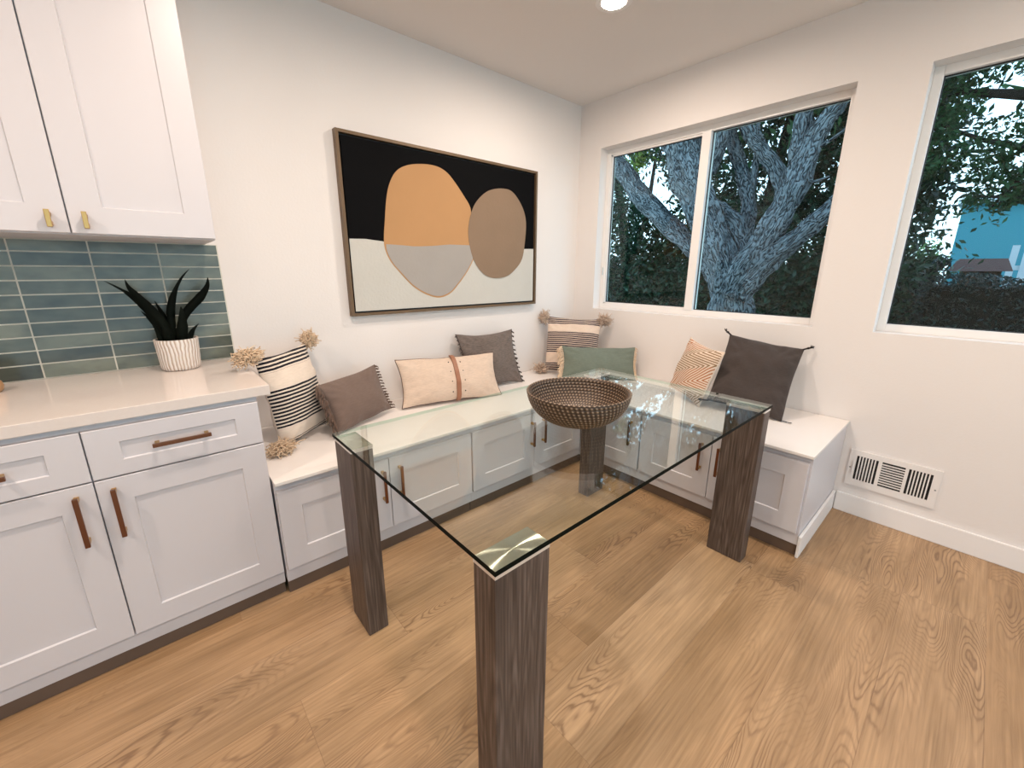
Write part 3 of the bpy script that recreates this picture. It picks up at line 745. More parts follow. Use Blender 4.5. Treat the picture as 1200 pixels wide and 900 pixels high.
# small patterned cushion
def geo_mat():
    m, n, l, b, c, tc = fabric('stitched_pattern', (.70, .58, .47), .06)
    sp = n.new('ShaderNodeSeparateXYZ'); l.new(tc.outputs['Object'], sp.inputs[0]); X, Z = sp.outputs['X'], sp.outputs['Z']
    # chevron fans: distance folded about a slanted axis
    ca, sa = math.cos(math.radians(28)), math.sin(math.radians(28))
    p = math_node(n, l, 'ADD', math_node(n, l, 'MULTIPLY', X, ca), math_node(n, l, 'MULTIPLY', Z, sa))
    q = math_node(n, l, 'SUBTRACT', math_node(n, l, 'MULTIPLY', Z, ca), math_node(n, l, 'MULTIPLY', X, sa))
    fold = math_node(n, l, 'PINGPONG', math_node(n, l, 'ADD', q, .5), .085)
    d = math_node(n, l, 'ADD', math_node(n, l, 'MULTIPLY', p, .55), math_node(n, l, 'MULTIPLY', fold, 1.15))
    fr = math_node(n, l, 'FRACT', math_node(n, l, 'DIVIDE', math_node(n, l, 'ADD', d, 5), .0175))
    st = math_node(n, l, 'LESS_THAN', fr, .45)
    front = math_node(n, l, 'LESS_THAN', sp.outputs['Y'], -.006)
    msk = math_node(n, l, 'MULTIPLY', st, front)
    sel = math_node(n, l, 'GREATER_THAN', math_node(n, l, 'SINE', math_node(n, l, 'MULTIPLY', q, 26)), 0)
    cc = n.new('ShaderNodeMixRGB'); l.new(sel, cc.inputs[0]); cc.inputs[1].default_value = (.40, .16, .07, 1); cc.inputs[2].default_value = (.26, .16, .08, 1)
    mx = n.new('ShaderNodeMixRGB'); l.new(msk, mx.inputs[0]); l.new(c, mx.inputs[1]); l.new(cc.outputs[0], mx.inputs[2])
    l.new(mx.outputs[0], b.inputs['Base Color']); return m
cushion('throw_pillow', 'small cream cushion with rust and tan stitched line pattern, beside the dark tasselled cushion', (-.308, -1.255, .738, -2.0, -.26, .14, .315, .355), .115, geo_mat(), seed=7)
t, w, h = cushion('throw_pillow', 'dark charcoal square cushion with corner tassels, at the right end of the bench', (-.222, -1.565, .750, -1.222, -.62, .165, .39, .455), .15,
    fabric('charcoal_cotton', (.058, .045, .040), .1)[0], seed=8, a=.05, wr=1.3)
M_tas = fabric('black_tassel', (.02, .016, .016))[0]
for sx, sz in ((-1, 1), (1, 1), (1, -1), (-1, -1)):
    X, Z = outline(sx, sz, w, h); d = Vector((sx * .8, 0, sz * .55 if sz > 0 else -.1)).normalized(); b = MB()
    p = Vector((0, 0, 0)); b.tube([p - d * .012, p + d * .014], .005, 8); b.tube([p + d * .012, p + d * .018, p + d * .023], [.005, .0075, .0055], 8)
    rnd = random.Random(5 + sx + 2 * sz)
    for q in range(22):
        e = d * .036 + Vector((rnd.uniform(-1, 1), rnd.uniform(-1, 1), rnd.uniform(-1, 1))) * .010
        b.tube([p + d * .024, (p + d * .036 + e) / 2 , p + e], .0018, 4)
    b.build('tassel', M_tas, t, loc=(X, 0, Z + h / 2))

# soft trims lie on the seat or the counter instead of sinking in
bpy.context.view_layer.update()
for o in [q for q in bpy.data.objects if q.type == 'MESH' and q.parent and q.parent.name.startswith('throw_pillow') and not q.name.startswith('cover')]:
    mi_ = o.matrix_world.inverted()
    for v in o.data.vertices:
        p = o.matrix_world @ v.co
        zf = .9155 if (p.x < -2.512 and p.z > .8) else .5325
        if p.y > -.003 or p.x > -.003: p.y = min(p.y, -.003); p.x = min(p.x, -.003); v.co = mi_ @ p
        if p.z < zf + .006: p.z = zf + max(0, (p.z - zf + .03) * .16); v.co = mi_ @ p

# ------------------------------------------------------------ potted plant
def pot_mat():
    m, n, l, b = new_mat('ridged_white_ceramic')
    tc = n.new('ShaderNodeTexCoord'); sp = n.new('ShaderNodeSeparateXYZ'); l.new(tc.outputs['Object'], sp.inputs[0])
    an = math_node(n, l, 'ARCTAN2', sp.outputs['Y'], sp.outputs['X'])
    nz = n.new('ShaderNodeTexNoise'); nz.inputs['Scale'].default_value = 16; nz.inputs['Detail'].default_value = 2; l.new(tc.outputs['Object'], nz.inputs['Vector'])
    ph = math_node(n, l, 'ADD', math_node(n, l, 'MULTIPLY', an, 34.0), math_node(n, l, 'MULTIPLY', nz.outputs['Fac'], 9.0))
    s_ = math_node(n, l, 'MULTIPLY_ADD', math_node(n, l, 'SINE', ph), .5, .5)
    l.new(ramp(n, l, s_, [(0.0, (.46, .35, .28)), (.25, (.66, .57, .50)), (.5, (.80, .75, .71))]), b.inputs['Base Color'])
    b.inputs['Roughness'].default_value = .6
    bp = n.new('ShaderNodeBump'); bp.inputs['Strength'].default_value = .8; bp.inputs['Distance'].default_value = .004; l.new(s_, bp.inputs['Height']); l.new(bp.outputs[0], b.inputs['Normal'])
    return m
pc = Vector((-2.737, -.128, .9145))
t = thing('potted_plant', 'dark sword-leaved plant in ridged white pot on the stone counter', 'plant', pc)
b = MB(); b.lathe([(.0001, 0), (.058, 0), (.066, .005), (.069, .014), (.0755, .129), (.0755, .131), (.070, .131), (.068, .112), (.0001, .112)], 64, caps=False)
b.build('pot', pot_mat(), t, smooth=False)
b = MB(); b.lathe([(.0001, .116), (.03, .118), (.0675, .114)], 32, caps=False); b.build('soil', simple('dark_soil', (.012, .010, .008), .95, bump=1, scale=150), t)
M_leaf = simple('dark_sword_leaf', (.003, .005, .003), .7, spec=.1, var=.4, vscale=30)
LV = [([(-2.916, -0.125, 1.286), (-2.895, -0.125, 1.27), (-2.87, -0.125, 1.25), (-2.845, -0.125, 1.224), (-2.817, -0.125, 1.186), (-2.79, -0.125, 1.139), (-2.768, -0.125, 1.078), (-2.756, -0.125, 1.03)], [.001, .006, .009, .02, .03, .036, .032, .028]),
([(-2.855, -0.155, 1.291), (-2.85, -0.155, 1.264), (-2.835, -0.155, 1.234), (-2.809, -0.15, 1.188), (-2.781, -0.14, 1.139), (-2.762, -0.135, 1.09), (-2.751, -0.125, 1.03)], [.001, .012, .024, .034, .034, .03, .026]),
([(-2.646, -0.105, 1.331), (-2.676, -0.105, 1.297), (-2.701, -0.105, 1.256), (-2.724, -0.11, 1.204), (-2.737, -0.115, 1.152), (-2.741, -0.125, 1.099), (-2.746, -0.125, 1.03)], [.001, .008, .013, .026, .03, .024, .02]),
([(-2.591, -0.145, 1.297), (-2.6, -0.145, 1.258), (-2.631, -0.145, 1.214), (-2.669, -0.14, 1.174), (-2.699, -0.135, 1.133), (-2.715, -0.125, 1.085), (-2.728, -0.125, 1.03)], [.001, .018, .033, .033, .03, .03, .03]),
([(-2.83, -0.125, 1.167), (-2.809, -0.125, 1.134), (-2.792, -0.125, 1.098), (-2.783, -0.125, 1.03)], [.001, .012, .02, .026]),
([(-2.65, -0.125, 1.101), (-2.67, -0.125, 1.081), (-2.683, -0.125, 1.061), (-2.697, -0.125, 1.028)], [.001, .012, .02, .022]),
([(-2.702, -0.165, 1.18), (-2.704, -0.165, 1.142), (-2.71, -0.155, 1.094), (-2.72, -0.145, 1.03)], [.001, .024, .038, .034]),
([(-2.770, -0.175, 1.105), (-2.763, -0.17, 1.08), (-2.76, -0.155, 1.03)], [.002, .03, .036]),
([(-2.78, -0.06, 1.20), (-2.765, -0.07, 1.15), (-2.755, -0.09, 1.10), (-2.75, -0.11, 1.03)], [.001, .016, .026, .028])]
vd = Vector((.03, -1, 0)).normalized()
def catmull(P, ws, k=5):
    out = []; P = [Vector(p) for p in P]
    for i in range(len(P) - 1):
        p0, p1, p2, p3 = P[max(i - 1, 0)], P[i], P[i + 1], P[min(i + 2, len(P) - 1)]
        for s in range(k):
            q = s / k; out.append((.5 * ((2 * p1) + (-p0 + p2) * q + (2 * p0 - 5 * p1 + 4 * p2 - p3) * q * q + (-p0 + 3 * p1 - 3 * p2 + p3) * q ** 3), ws[i] + (ws[i + 1] - ws[i]) * q))
    out.append((P[-1], ws[-1])); return out
for pts, ws in LV:
    b = MB(); pl = catmull(pts, ws)
    for i, (p, w_) in enumerate(pl):
        d = (pl[min(i + 1, len(pl) - 1)][0] - pl[max(i - 1, 0)][0]).normalized(); sd = d.cross(vd).normalized(); p = p - pc
        nv = sd.cross(d).normalized()
        b.v += [tuple(p - sd * w_ / 2 + vd * w_ * .22), tuple(p - vd * .0012), tuple(p + sd * w_ / 2 + vd * w_ * .22), tuple(p - vd * .004)]
    for i in range(len(pl) - 1):
        for j in range(4): b.f.append((i * 4 + j, i * 4 + (j + 1) % 4, i * 4 + 4 + (j + 1) % 4, i * 4 + 4 + j)); b.m.append(0)
    b.build('leaf', M_leaf, t, smooth=True)
# small wooden object cut by the left edge
t = thing('wooden_jar', 'small turned wooden jar on the counter at the left photo edge', 'jar', (-3.262, -.16, .9145))
b = MB(); b.lathe([(.0001, 0), (.024, 0), (.031, .008), (.034, .022), (.031, .036), (.024, .045), (.0001, .045)], 40, caps=False); b.build('body', simple('pale_wood', (.42, .24, .12), .45, var=.15, vscale=30), t, smooth=True)
b = MB(); b.lathe([(.0001, .0455), (.024, .0455), (.027, .052), (.026, .070), (.018, .080), (.0001, .082)], 40, caps=False); b.build('lid', simple('pale_wood_lid', (.45, .27, .14), .45, var=.15, vscale=30), t, smooth=True)

# ------------------------------------------------------------ air vent
vy0, vy1, vz0, vz1 = -2.035, -2.393, .171, .377
vn = thing('air_vent', 'white wall register with three louvre groups above the baseboard', 'vent', (0, (vy0 + vy1) / 2, vz0))
vcy = (vy0 + vy1) / 2
M_vent = simple('vent_enamel', (.80, .77, .75), .4)
b = MB()
secs = [(-2.066, -2.156), (-2.171, -2.262), (-2.275, -2.364)]; sz0, sz1 = .208 - vz0, .348 - vz0; hh_ = vz1 - vz0
xs0, xs1 = -.009, -.001
ys = [vy0] + [q for s_ in secs for q in s_] + [vy1]
for i in range(0, len(ys), 2): b.box(xs0, xs1, ys[i + 1] - vcy, ys[i] - vcy, 0, hh_)
for a, c in secs: b.box(xs0, xs1, c - vcy, a - vcy, 0, sz0); b.box(xs0, xs1, c - vcy, a - vcy, sz1, hh_)
b.build('face_plate', M_vent, vn)
for k, (a, c) in enumerate(secs):
    b = MB()
    if k == 1:
        n_ = 10
        for i in range(1, n_): z = sz0 + (sz1 - sz0) * i / n_; b.box(-.008, -.002, c - vcy, a - vcy, z - .003, z + .0025)
    else:
        n_ = 7
        for i in range(1, n_): y = a + (c - a) * i / n_; b.box(-.008, -.002, y - vcy - .0028, y - vcy + .0028, sz0, sz1)
    b.build('louvre', M_vent, vn)
b = MB(); b.box(-.0012, -.0004, vy1 + .02 - vcy, vy0 - .02 - vcy, .02, hh_ - .02); b.build('duct_shade_sheet', M_dark, vn)  # dark sheet on the wall in place of the shade inside the duct
for y in (-2.046, -2.382):
    b = MB(); b.lathe([(.0001, .0018), (.003, .0012), (.0042, -.0005)], 12, caps=False); b.build('screw', simple('screw_grey', (.25, .24, .23), .4, metal=.6), vn, loc=(-.009, y - vcy, .273 - vz0), rot=(0, -PI / 2, 0))
b = MB(); b.box(-.018, -.0085, -.002, .002, -.036, .036); b.build('lever', M_vent, vn, loc=(0, -2.0575 - vcy, .279 - vz0))

#@EXT@

# ------------------------------------------------------------ garden outside
def bark():
    m, n, l, b = new_mat('furrowed_bark')
    tc = n.new('ShaderNodeTexCoord'); at = n.new('ShaderNodeAttribute'); at.attribute_name = 'grain'; at.attribute_type = 'GEOMETRY'
    mp = n.new('ShaderNodeMapping'); mp.inputs['Scale'].default_value = (1.3, 1.3, .30); l.new(at.outputs['Vector'], mp.inputs[0])
    nz0 = n.new('ShaderNodeTexNoise'); nz0.inputs['Scale'].default_value = 6; nz0.inputs['Detail'].default_value = 3; l.new(tc.outputs['Object'], nz0.inputs['Vector'])
    ad = n.new('ShaderNodeVectorMath'); ad.operation = 'MULTIPLY_ADD'; l.new(nz0.outputs['Color'], ad.inputs[0]); ad.inputs[1].default_value = (.07, .07, .05); l.new(mp.outputs[0], ad.inputs[2])
    rn = n.new('ShaderNodeTexNoise'); rn.inputs['Scale'].default_value = 9; rn.inputs['Detail'].default_value = 2.5; rn.inputs['Roughness'].default_value = .6; l.new(ad.outputs[0], rn.inputs['Vector'])
    nz = n.new('ShaderNodeTexNoise'); nz.inputs['Scale'].default_value = 40; nz.inputs['Detail'].default_value = 5; l.new(tc.outputs['Object'], nz.inputs['Vector'])
    sn = math_node(n, l, 'ABSOLUTE', math_node(n, l, 'SINE', math_node(n, l, 'MULTIPLY', rn.outputs['Fac'], 34.0)))
    hgt = math_node(n, l, 'ADD', math_node(n, l, 'MULTIPLY', math_node(n, l, 'POWER', sn, .8), .62), math_node(n, l, 'MULTIPLY', nz.outputs['Fac'], .42))
    l.new(ramp(n, l, hgt, [(.20, (.010, .011, .013)), (.48, (.055, .062, .068)), (.85, (.22, .24, .25))]), b.inputs['Base Color'])
    b.inputs['Roughness'].default_value = .9
    bp = n.new('ShaderNodeBump'); bp.inputs['Strength'].default_value = 1.0; bp.inputs['Distance'].default_value = .03; l.new(hgt, bp.inputs['Height']); l.new(bp.outputs[0], b.inputs['Normal'])
    return m
M_bark = bark()
def leaf_mat(name, col, tr=.35):
    m = bpy.data.materials.new(name); m.use_nodes = True; n = m.node_tree.nodes; l = m.node_tree.links; b = n['Principled BSDF']
    oi = n.new('ShaderNodeNewGeometry'); r = n.new('ShaderNodeValToRGB'); l.new(oi.outputs['Random Per Island'], r.inputs[0])
    r.color_ramp.elements[0].color = (*[c * .55 for c in col], 1); r.color_ramp.elements[1].color = (*[min(1, c * 1.7) for c in col], 1)
    l.new(r.outputs[0], b.inputs['Base Color']); b.inputs['Roughness'].default_value = .45
    t = n.new('ShaderNodeBsdfTranslucent'); l.new(r.outputs[0], t.inputs[0])
    mx = n.new('ShaderNodeMixShader'); mx.inputs[0].default_value = tr; l.new(b.outputs[0], mx.inputs[1]); l.new(t.outputs[0], mx.inputs[2]); l.new(mx.outputs[0], n['Material Output'].inputs['Surface'])
    return m
M_lf = leaf_mat('dark_green_leaves', (.014, .050, .024)); M_lf2 = leaf_mat('green_leaves', (.035, .10, .035), .45); M_lfy = leaf_mat('new_growth_leaves', (.20, .32, .05), .5)
M_lfd = leaf_mat('hedge_leaves', (.005, .018, .014), .2)
M_core = simple('hedge_core_shade', (.006, .010, .008), 1.0, spec=0.0, var=.5, vscale=4)  # near-black colour stands for the deep shade inside the hedges
import numpy as np
def leaves(name, mat, parent, pts, size, seed, aspect=.42, loc=(0, 0, 0), vert=0.0):
    """pts: (n,3) array of leaf centres; one diamond leaf each, folded on the midrib"""
    rs = np.random.RandomState(seed); n_ = len(pts)
    d = rs.normal(size=(n_, 3)); d[:, 2] -= vert; d /= np.linalg.norm(d, axis=1)[:, None]
    e = rs.normal(size=(n_, 3)); e -= d * (d * e).sum(1)[:, None]; e /= np.linalg.norm(e, axis=1)[:, None]
    nn = np.cross(d, e); s_ = size * rs.uniform(.6, 1.3, size=(n_, 1)); pts = pts - np.array(loc)
    a = pts - d * s_; c = pts + d * s_; l_ = pts + e * s_ * aspect + nn * s_ * .12; r_ = pts - e * s_ * aspect + nn * s_ * .12
    v = np.stack([a, l_, c, r_], 1).reshape(-1, 3)
    me = bpy.data.meshes.new(name); me.vertices.add(len(v)); me.vertices.foreach_set('co', v.astype(np.float32).ravel())
    me.loops.add(n_ * 6); me.polygons.add(n_ * 2)
    base = (np.arange(n_) * 4)[:, None]; idx = (base + np.array([[0, 1, 2, 0, 2, 3]])).ravel()
    me.loops.foreach_set('vertex_index', idx.astype(np.int32)); me.polygons.foreach_set('loop_start', (np.arange(n_ * 2) * 3).astype(np.int32))
    me.materials.append(mat); me.update(calc_edges=True); me.validate()
    o = bpy.data.objects.new(name, me); C.objects.link(o)
    if parent: o.parent = parent
    return o
def cloud(n_, lo, hi, seed, gaps=(), clump=.35, thr=.0, plane=None):
    rs = np.random.RandomState(seed); out = []
    lo = np.array(lo); hi = np.array(hi)
    centres = rs.uniform(lo, hi, size=(max(6, n_ // 55), 3))
    p = centres[rs.randint(len(centres), size=n_)] + rs.normal(size=(n_, 3)) * clump * rs.uniform(.3, 1, size=(n_, 1))
    keep = np.ones(n_, bool)
    for gy, gz, ry, rz in gaps:
        # ragged edge
        q = ((p[:, 1] - gy) / ry) ** 2 + ((p[:, 2] - gz) / rz) ** 2
        keep &= q > rs.uniform(.55, 1.25, size=n_)
    return p[keep]

struct(bx('ground', WT, 26, -16, 14, -.75, -.35, simple('dark_garden_soil', (.03, .03, .024), 1.0, bump=1, scale=20, var=.3)))
# the big tree by window 1
tree = thing('garden_tree', 'large old tree with furrowed forking trunk outside the left window', 'tree', (2.6, -.36, -.35))
LIMBS = {
'trunk': [(2.6, -.42, -.36, .34), (2.6, -.40, .23, .255), (2.6, -.33, .82, .225), (2.6, -.30, 1.13, .225), (2.6, -.33, 1.34, .20)],
'a': [(2.6, -.31, .95, .19), (2.6, -.14, 1.47, .172), (2.6, .13, 1.95, .18), (2.62, .38, 2.44, .215), (2.65, .56, 2.9, .20), (2.7, .65, 3.4, .17), (2.8, .7, 4.4, .13)],
'b': [(2.7, -.22, 1.06, .12), (2.8, -.01, 1.26, .118), (2.85, .32, 1.59, .115), (2.9, .77, 1.95, .122), (2.95, 1.25, 2.35, .125), (3.0, 1.63, 2.77, .12), (3.0, 2.02, 3.23, .11), (3.1, 2.5, 4.0, .08)],
'b2': [(2.6, .5, 2.7, .13), (2.55, .8, 3.1, .10), (2.5, .95, 3.7, .08)],
'b3': [(2.7, .2, 2.5, .09), (2.65, .08, 2.95, .075), (2.6, .12, 3.5, .06)],
'c': [(2.85, -.25, 1.25, .10), (3.0, -.20, 1.6, .09), (3.0, -.22, 1.89, .082), (3.0, -.20, 2.15, .078), (3.05, -.04, 2.56, .074), (3.1, .14, 2.95, .07), (3.1, .25, 3.26, .065), (3.2, .4, 4.2, .05)],
'd': [(3.0, -.20, 2.12, .045), (3.0, -.22, 2.5, .036), (3.0, -.21, 2.8, .026), (3.0, -.16, 3.2, .018)],
'e': [(2.75, -.40, 1.38, .10), (2.75, -.20, 1.84, .088), (2.72, -.01, 2.02, .09), (2.68, .18, 2.16, .095)],
'f': [(2.5, -.36, 1.05, .18), (2.5, -.50, 1.43, .15), (2.5, -.70, 1.85, .128), (2.5, -.83, 2.2, .115), (2.5, -.89, 2.51, .098), (2.5, -.97, 2.72, .078), (2.5, -1.07, 2.87, .068), (2.5, -1.16, 3.04, .06), (2.5, -1.4, 3.8, .05)],
'g': [(2.55, -.79, 2.12, .095), (2.6, -.80, 2.4, .088), (2.6, -.77, 2.62, .08), (2.6, -.77, 2.84, .072), (2.6, -.77, 3.1, .066), (2.7, -.7, 4, .05)],
'h': [(2.75, -.68, 1.95, .09), (2.9, -.60, 2.2, .083), (2.9, -.49, 2.45, .077), (2.9, -.31, 2.69, .074), (2.9, -.11, 2.96, .066), (2.9, 0, 3.18, .061), (3, .2, 4, .05)],
'i': [(2.5, -.42, 1.1, .15), (2.5, -.60, 1.36, .125), (2.5, -.75, 1.52, .108), (2.5, -.94, 1.69, .085), (2.5, -1.15, 1.92, .072), (2.5, -1.30, 2.12, .064), (2.55, -1.45, 2.5, .05), (2.7, -1.5, 3.3, .04), (2.8, -1.5, 4.2, .03)],
'j': [(2.5, -.9, 2.5, .020), (2.5, -1.0, 2.54, .018), (2.5, -1.08, 2.58, .014), (2.5, -1.18, 2.66, .01)],
'k': [(2.5, -.80, 2.2, .014), (2.5, -.91, 2.22, .012), (2.5, -1.0, 2.21, .012), (2.5, -1.11, 2.24, .009)]}
b = MB(); grain = []
tl = Vector(tree.location)
for k_, (nm, pts) in enumerate(LIMBS.items()):
    pl = catmull([p[:3] for p in pts], [p[3] for p in pts], 9); o0 = len(b.v); nr = 40
    acc = 0; prev = None; start = len(b.v)
    P_ = [tuple(p - tl) for p, _ in pl]; Rr_ = [w_ * (1 + .06 * math.sin(i * .7 + k_)) for i, (_, w_) in enumerate(pl)]
    b.tube(P_, Rr_, nr, jit=.35)
    for i, (p, w_) in enumerate(pl):
        if prev is not None: acc += (p - prev).length
        prev = p
        for q in range(nr):
            t_ = 2 * PI * q / nr; grain.append((math.cos(t_) * w_ + k_ * 3.1, math.sin(t_) * w_, acc))
o = b.build('trunk', M_bark, tree, smooth=True)
ga = o.data.attributes.new('grain', 'FLOAT_VECTOR', 'POINT'); ga.data.foreach_set('vector', [c for g_ in grain for c in g_])
GAPS1 = [(2.38, 3.0, 0.27, 0.40), (2.04, 2.6, 0.25, 0.28), (1.68, 2.27, 0.17, 0.17), (2.81, 2.42, 0.08, 0.07), (1.14, 2.69, 0.13, 0.25), (0.36, 2.63, 0.18, 0.2), (0.54, 3.6, 0.12, 0.08), (0.6, 3.09, 0.11, 0.19), (0.19, 3.34, 0.11, 0.2), (-0.32, 2.24, 0.07, 0.05), (-0.43, 2.52, 0.05, 0.14), (0.12, 3.56, 0.07, 0.1), (3.22, 3.66, 0.12, 0.05), (0.27, 3.07, 0.06, 0.12)]
p = cloud(2600, (3.2, -.8, 3.1), (4.2, 2.6, 4.6), 3, GAPS1, .35)
p = np.concatenate([p, cloud(15000, (1.6, -4.0, 4.1), (4.6, 4.5, 6.2), 8, (), .55)])  # unseen high canopy, added to keep sky reflections off the table glass
leaves('foliage', M_lf2, tree, p, .075, 4, loc=tree.location)
y_ = cloud(420, (3.9, 1.9, 3.02), (4.1, 2.3, 3.3), 5, (), .10)
leaves('new_foliage', M_lfy, tree, y_, .04, 6, loc=tree.location)
# trees behind
def back_tree(label, loc, spec, trunk, seed, mat, size=.06):
    t = thing('background_tree', label, 'tree', loc, group='trees behind the garden tree')
    b = MB(); tv = Vector(loc)
    for pts in trunk: b.tube([Vector(p[:3]) - tv for p in pts], [p[3] for p in pts], 12, jit=.3)
    b.build('trunk', M_bark_dark, t, smooth=True)
    allp = np.concatenate([cloud(*s_) for s_ in spec]); leaves('foliage', mat, t, allp, size, seed, loc=loc); return t
M_bark_dark = simple('dark_bark', (.03, .026, .022), .95, bump=1, scale=30, var=.4)
back_tree('dense dark tree behind the left pane of the left window', (5.0, 2.7, -.35),
  [(20000, (4.7, 1.0, .0), (5.4, 4.8, 2.7), 11, GAPS1, .30), (5200, (4.8, 1.2, 3.0), (5.3, 4.6, 5.0), 12, GAPS1, .30), (5000, (5.0, .9, 1.0), (5.6, 2.2, 2.2), 13, GAPS1, .25)],
  [[(5.2, 2.9, -.36, .14), (5.25, 3.0, 1.6, .11), (5.3, 3.4, 3.4, .07)], [(5.25, 3.0, 1.2, .08), (5.3, 2.6, 2.4, .05), (5.3, 2.5, 3.6, .03)]], 21, M_lf)
back_tree('dense dark tree behind the right pane of the left window', (5.1, .2, -.35),
  [(18000, (4.7, -1.7, .0), (5.4, 1.3, 2.4), 14, GAPS1, .28), (17000, (4.7, -1.7, 2.2), (5.5, 1.4, 4.6), 15, GAPS1, .26)],
  [[(5.3, .3, -.36, .15), (5.3, .4, 2.0, .11), (5.3, .2, 3.8, .06)], [(5.3, .4, 1.8, .08), (5.3, -.4, 3.0, .05), (5.3, -.6, 4.0, .03)]], 22, M_lf)
GAPS2 = [(-2.1, 3.16, 0.17, 0.28), (-1.87, 2.88, 0.07, 0.12), (-1.8, 2.19, 0.22, 0.26), (-1.92, 3.35, 0.05, 0.09), (-2.32, 2.49, 0.05, 0.09), (-1.81, 1.75, 0.2, 0.19), (-2.42, 1.94, 0.10, 0.13), (-2.0, 3.0, .05, .06), (-2.25, 3.4, .08, .06)]
t = thing('overhanging_tree', 'leafy tree branches hanging down outside the right window', 'tree', (4.8, -3.6, -.35))
b = MB(); tv = Vector(t.location)
for pts in ([(4.8, -3.7, -.36, .16), (4.8, -3.6, 1.5, .13), (4.7, -3.1, 2.7, .10), (4.6, -2.4, 3.1, .06), (4.5, -1.7, 3.3, .03)], [(4.7, -3.1, 2.7, .06), (4.6, -2.5, 2.55, .04), (4.5, -2.0, 2.75, .025), (4.5, -1.6, 3.0, .012)],
            [(4.6, -2.5, 2.55, .03), (4.5, -2.3, 2.2, .018), (4.5, -2.2, 2.0, .01)], [(4.6, -3.3, 2.2, .05), (4.5, -2.8, 2.2, .035), (4.5, -2.4, 2.1, .02), (4.45, -2.1, 2.15, .01)]):
    b.tube([Vector(p[:3]) - tv for p in pts], [p[3] for p in pts], 12, jit=.3)
b.build('trunk', M_bark_dark, t, smooth=True)
p = np.concatenate([cloud(24000, (4.2, -4.2, 2.45), (4.9, -1.0, 4.6), 31, GAPS2, .19), cloud(6500, (4.2, -3.6, 2.05), (4.8, -2.0, 2.6), 32, GAPS2, .13), cloud(1500, (4.3, -3.2, 1.95), (4.6, -2.3, 2.15), 33, GAPS2, .08)])
leaves('foliage', M_lf2, t, p, .036, 34, loc=t.location)
# hedge beyond window 2 and low planting beyond window 1
def hedge(name, label, x0, x1, y0, y1, z1, n_, seed, mat=None, size=.05):
    t = thing(name, label, 'hedge', ((x0 + x1) / 2, (y0 + y1) / 2, -.35)); lx, ly, lz = t.location
    b = MB(); m_ = .12; b.box(x0 + m_ - lx, x1 - m_ - lx, y0 + m_ - ly, y1 - m_ - ly, 0, z1 - m_ - lz); b.build('shade_core', M_core, t, bevel=.06)  # solid box carrying the painted shade behind the leaves
    rs = np.random.RandomState(seed); p = rs.uniform((x0, y0, -.35), (x1, y1, z1), size=(n_ * 3, 3))
    k = (p[:, 0] < x0 + .2) | (p[:, 2] > z1 - .2) | (p[:, 1] > y1 - .2); p = p[k][:n_]
    p[:, 2] += .05 * np.sin(p[:, 1] * 5) * (p[:, 2] > z1 - .25)
    leaves('foliage', mat or M_lfd, t, p, size, seed, loc=t.location); return t
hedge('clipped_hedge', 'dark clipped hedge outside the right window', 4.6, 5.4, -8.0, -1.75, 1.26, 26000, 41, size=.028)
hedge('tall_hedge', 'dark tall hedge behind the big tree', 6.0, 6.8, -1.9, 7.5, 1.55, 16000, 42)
# strappy shrubs at the foot of the tree
def strap_plant(loc, seed, n_=46, L_=.55, label='strappy leaved shrub below the big tree', mat=None):
    rnd = random.Random(seed); b = MB()
    for i in range(n_):
        a = rnd.uniform(0, 2 * PI); el = rnd.uniform(.35, 1.35); l_ = L_ * rnd.uniform(.6, 1.1); w_ = .016
        d = Vector((math.cos(a) * math.cos(el), math.sin(a) * math.cos(el), math.sin(el))); sd = Vector((-math.sin(a), math.cos(a), 0)); o0 = len(b.v)
        for s_ in range(6):
            q = s_ / 5; p = d * l_ * q + Vector((0, 0, -.35 * l_ * q * q)) ; ww = w_ * (1 - q) + .001
            b.v += [tuple(p - sd * ww), tuple(p + sd * ww)]
        for s_ in range(5): e = o0 + s_ * 2; b.f.append((e, e + 1, e + 3, e + 2)); b.m.append(0)
    t = thing('strappy_shrub', label, 'shrub', loc); b.v = [(x, y, z + .34 + loc[2] * 0) for x, y, z in b.v]
    b.build('foliage', mat or M_lf2, t)
    s_ = MB(); s_.tube([(0, 0, 0), (0, 0, .36)], [.03, .02], 8); s_.build('stem', M_bark_dark, t); return t
strap_plant((2.9, -1.05, -.35 + .55), 1, 60, .75) if False else None
for i, (x, y, s_, lab) in enumerate(((3.3, -.95, .95, 'strappy leaved shrub right of the big tree trunk'), (3.9, -2.3, .8, 'strappy leaved shrub at the right edge of the left window'), (3.4, .75, .8, 'strappy leaved shrub left of the big tree trunk'))):
    strap_plant((x, y, -.35), 50 + i, 70, s_, lab, M_lfd)
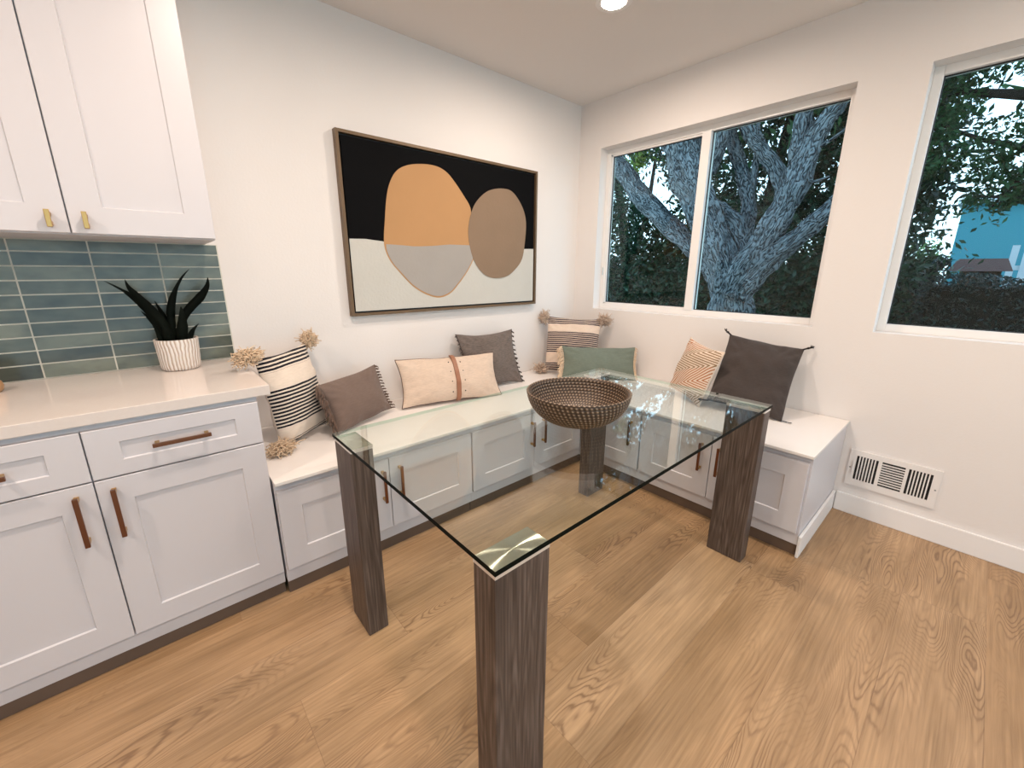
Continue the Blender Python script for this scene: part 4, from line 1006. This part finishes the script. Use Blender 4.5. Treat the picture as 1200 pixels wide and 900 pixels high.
# building and house parts beyond the hedge
M_teal = simple('teal_render', (.045, .27, .32), .8); M_roof = simple('white_roof_edge', (.75, .8, .82), .6); M_brown = simple('red_brown_tile_roof', (.075, .017, .007), .9, var=.25, vscale=8)
t = thing('teal_house', 'turquoise rendered house wall behind the hedge outside the right window', 'house', (15, -5.0, -.35))
def lb(name, mat, x0, x1, y0, y1, z0, z1, par): l_ = par.location; b = MB(); b.box(x0 - l_.x, x1 - l_.x, y0 - l_.y, y1 - l_.y, z0 - l_.z, z1 - l_.z); return b.build(name, mat, par)
lb('wall', M_teal, 14, 17, -8.5, -1.5, -.35, 3.05, t); lb('roof', M_roof, 13.8, 17.2, -8.7, -1.4, 3.05, 3.17, t)
t = thing('garden_shed', 'low shed with red-brown roof behind the hedge', 'shed', (7.6, -2.2, -.35))
lb('wall', simple('shed_timber', (.12, .07, .04), .8), 7.2, 8.2, -2.45, -2.0, -.35, 1.34, t)
b = MB(); b.v = [(-.55, -.36, 1.68), (.75, -.36, 1.68), (.75, .34, 1.68), (-.55, .34, 1.68), (.0, -.28, 1.88), (.0, .26, 1.88)]
b.f = [(3, 2, 1, 0), (0, 1, 4), (1, 2, 5, 4), (2, 3, 5), (3, 0, 4, 5)]; b.m = [0] * 5; b.build('roof', M_brown, t)
t = thing('white_fence', 'white picket fence behind the hedge at the right window edge', 'fence', (9.0, -3.0, -.35))
M_wf = simple('white_fence_paint', (.8, .82, .82), .6)
for i in range(14):
    b = MB(); b.box(-.02, .02, -.045, .045, 0, 2.13); b.build('picket', M_wf, t, loc=(0, .45 - i * .15, 0))
for z in (.6, 1.7): b = MB(); b.box(.02, .06, -1.6, .55, z, z + .08); b.build('rail', M_wf, t)
t = thing('background_shrub', 'light green shrub above the hedge at the left of the right window', 'shrub', (7.2, -1.35, -.35))
b = MB(); b.tube([(0, 0, 0), (0, 0, 1.6)], [.06, .03], 8); b.build('stem', M_bark_dark, t)
leaves('foliage', leaf_mat('light_green_leaves', (.09, .20, .05), .4), t, cloud(1600, (7.0, -1.7, .9), (7.5, -1.2, 1.75), 61, (), .14), .04, 62, loc=t.location)
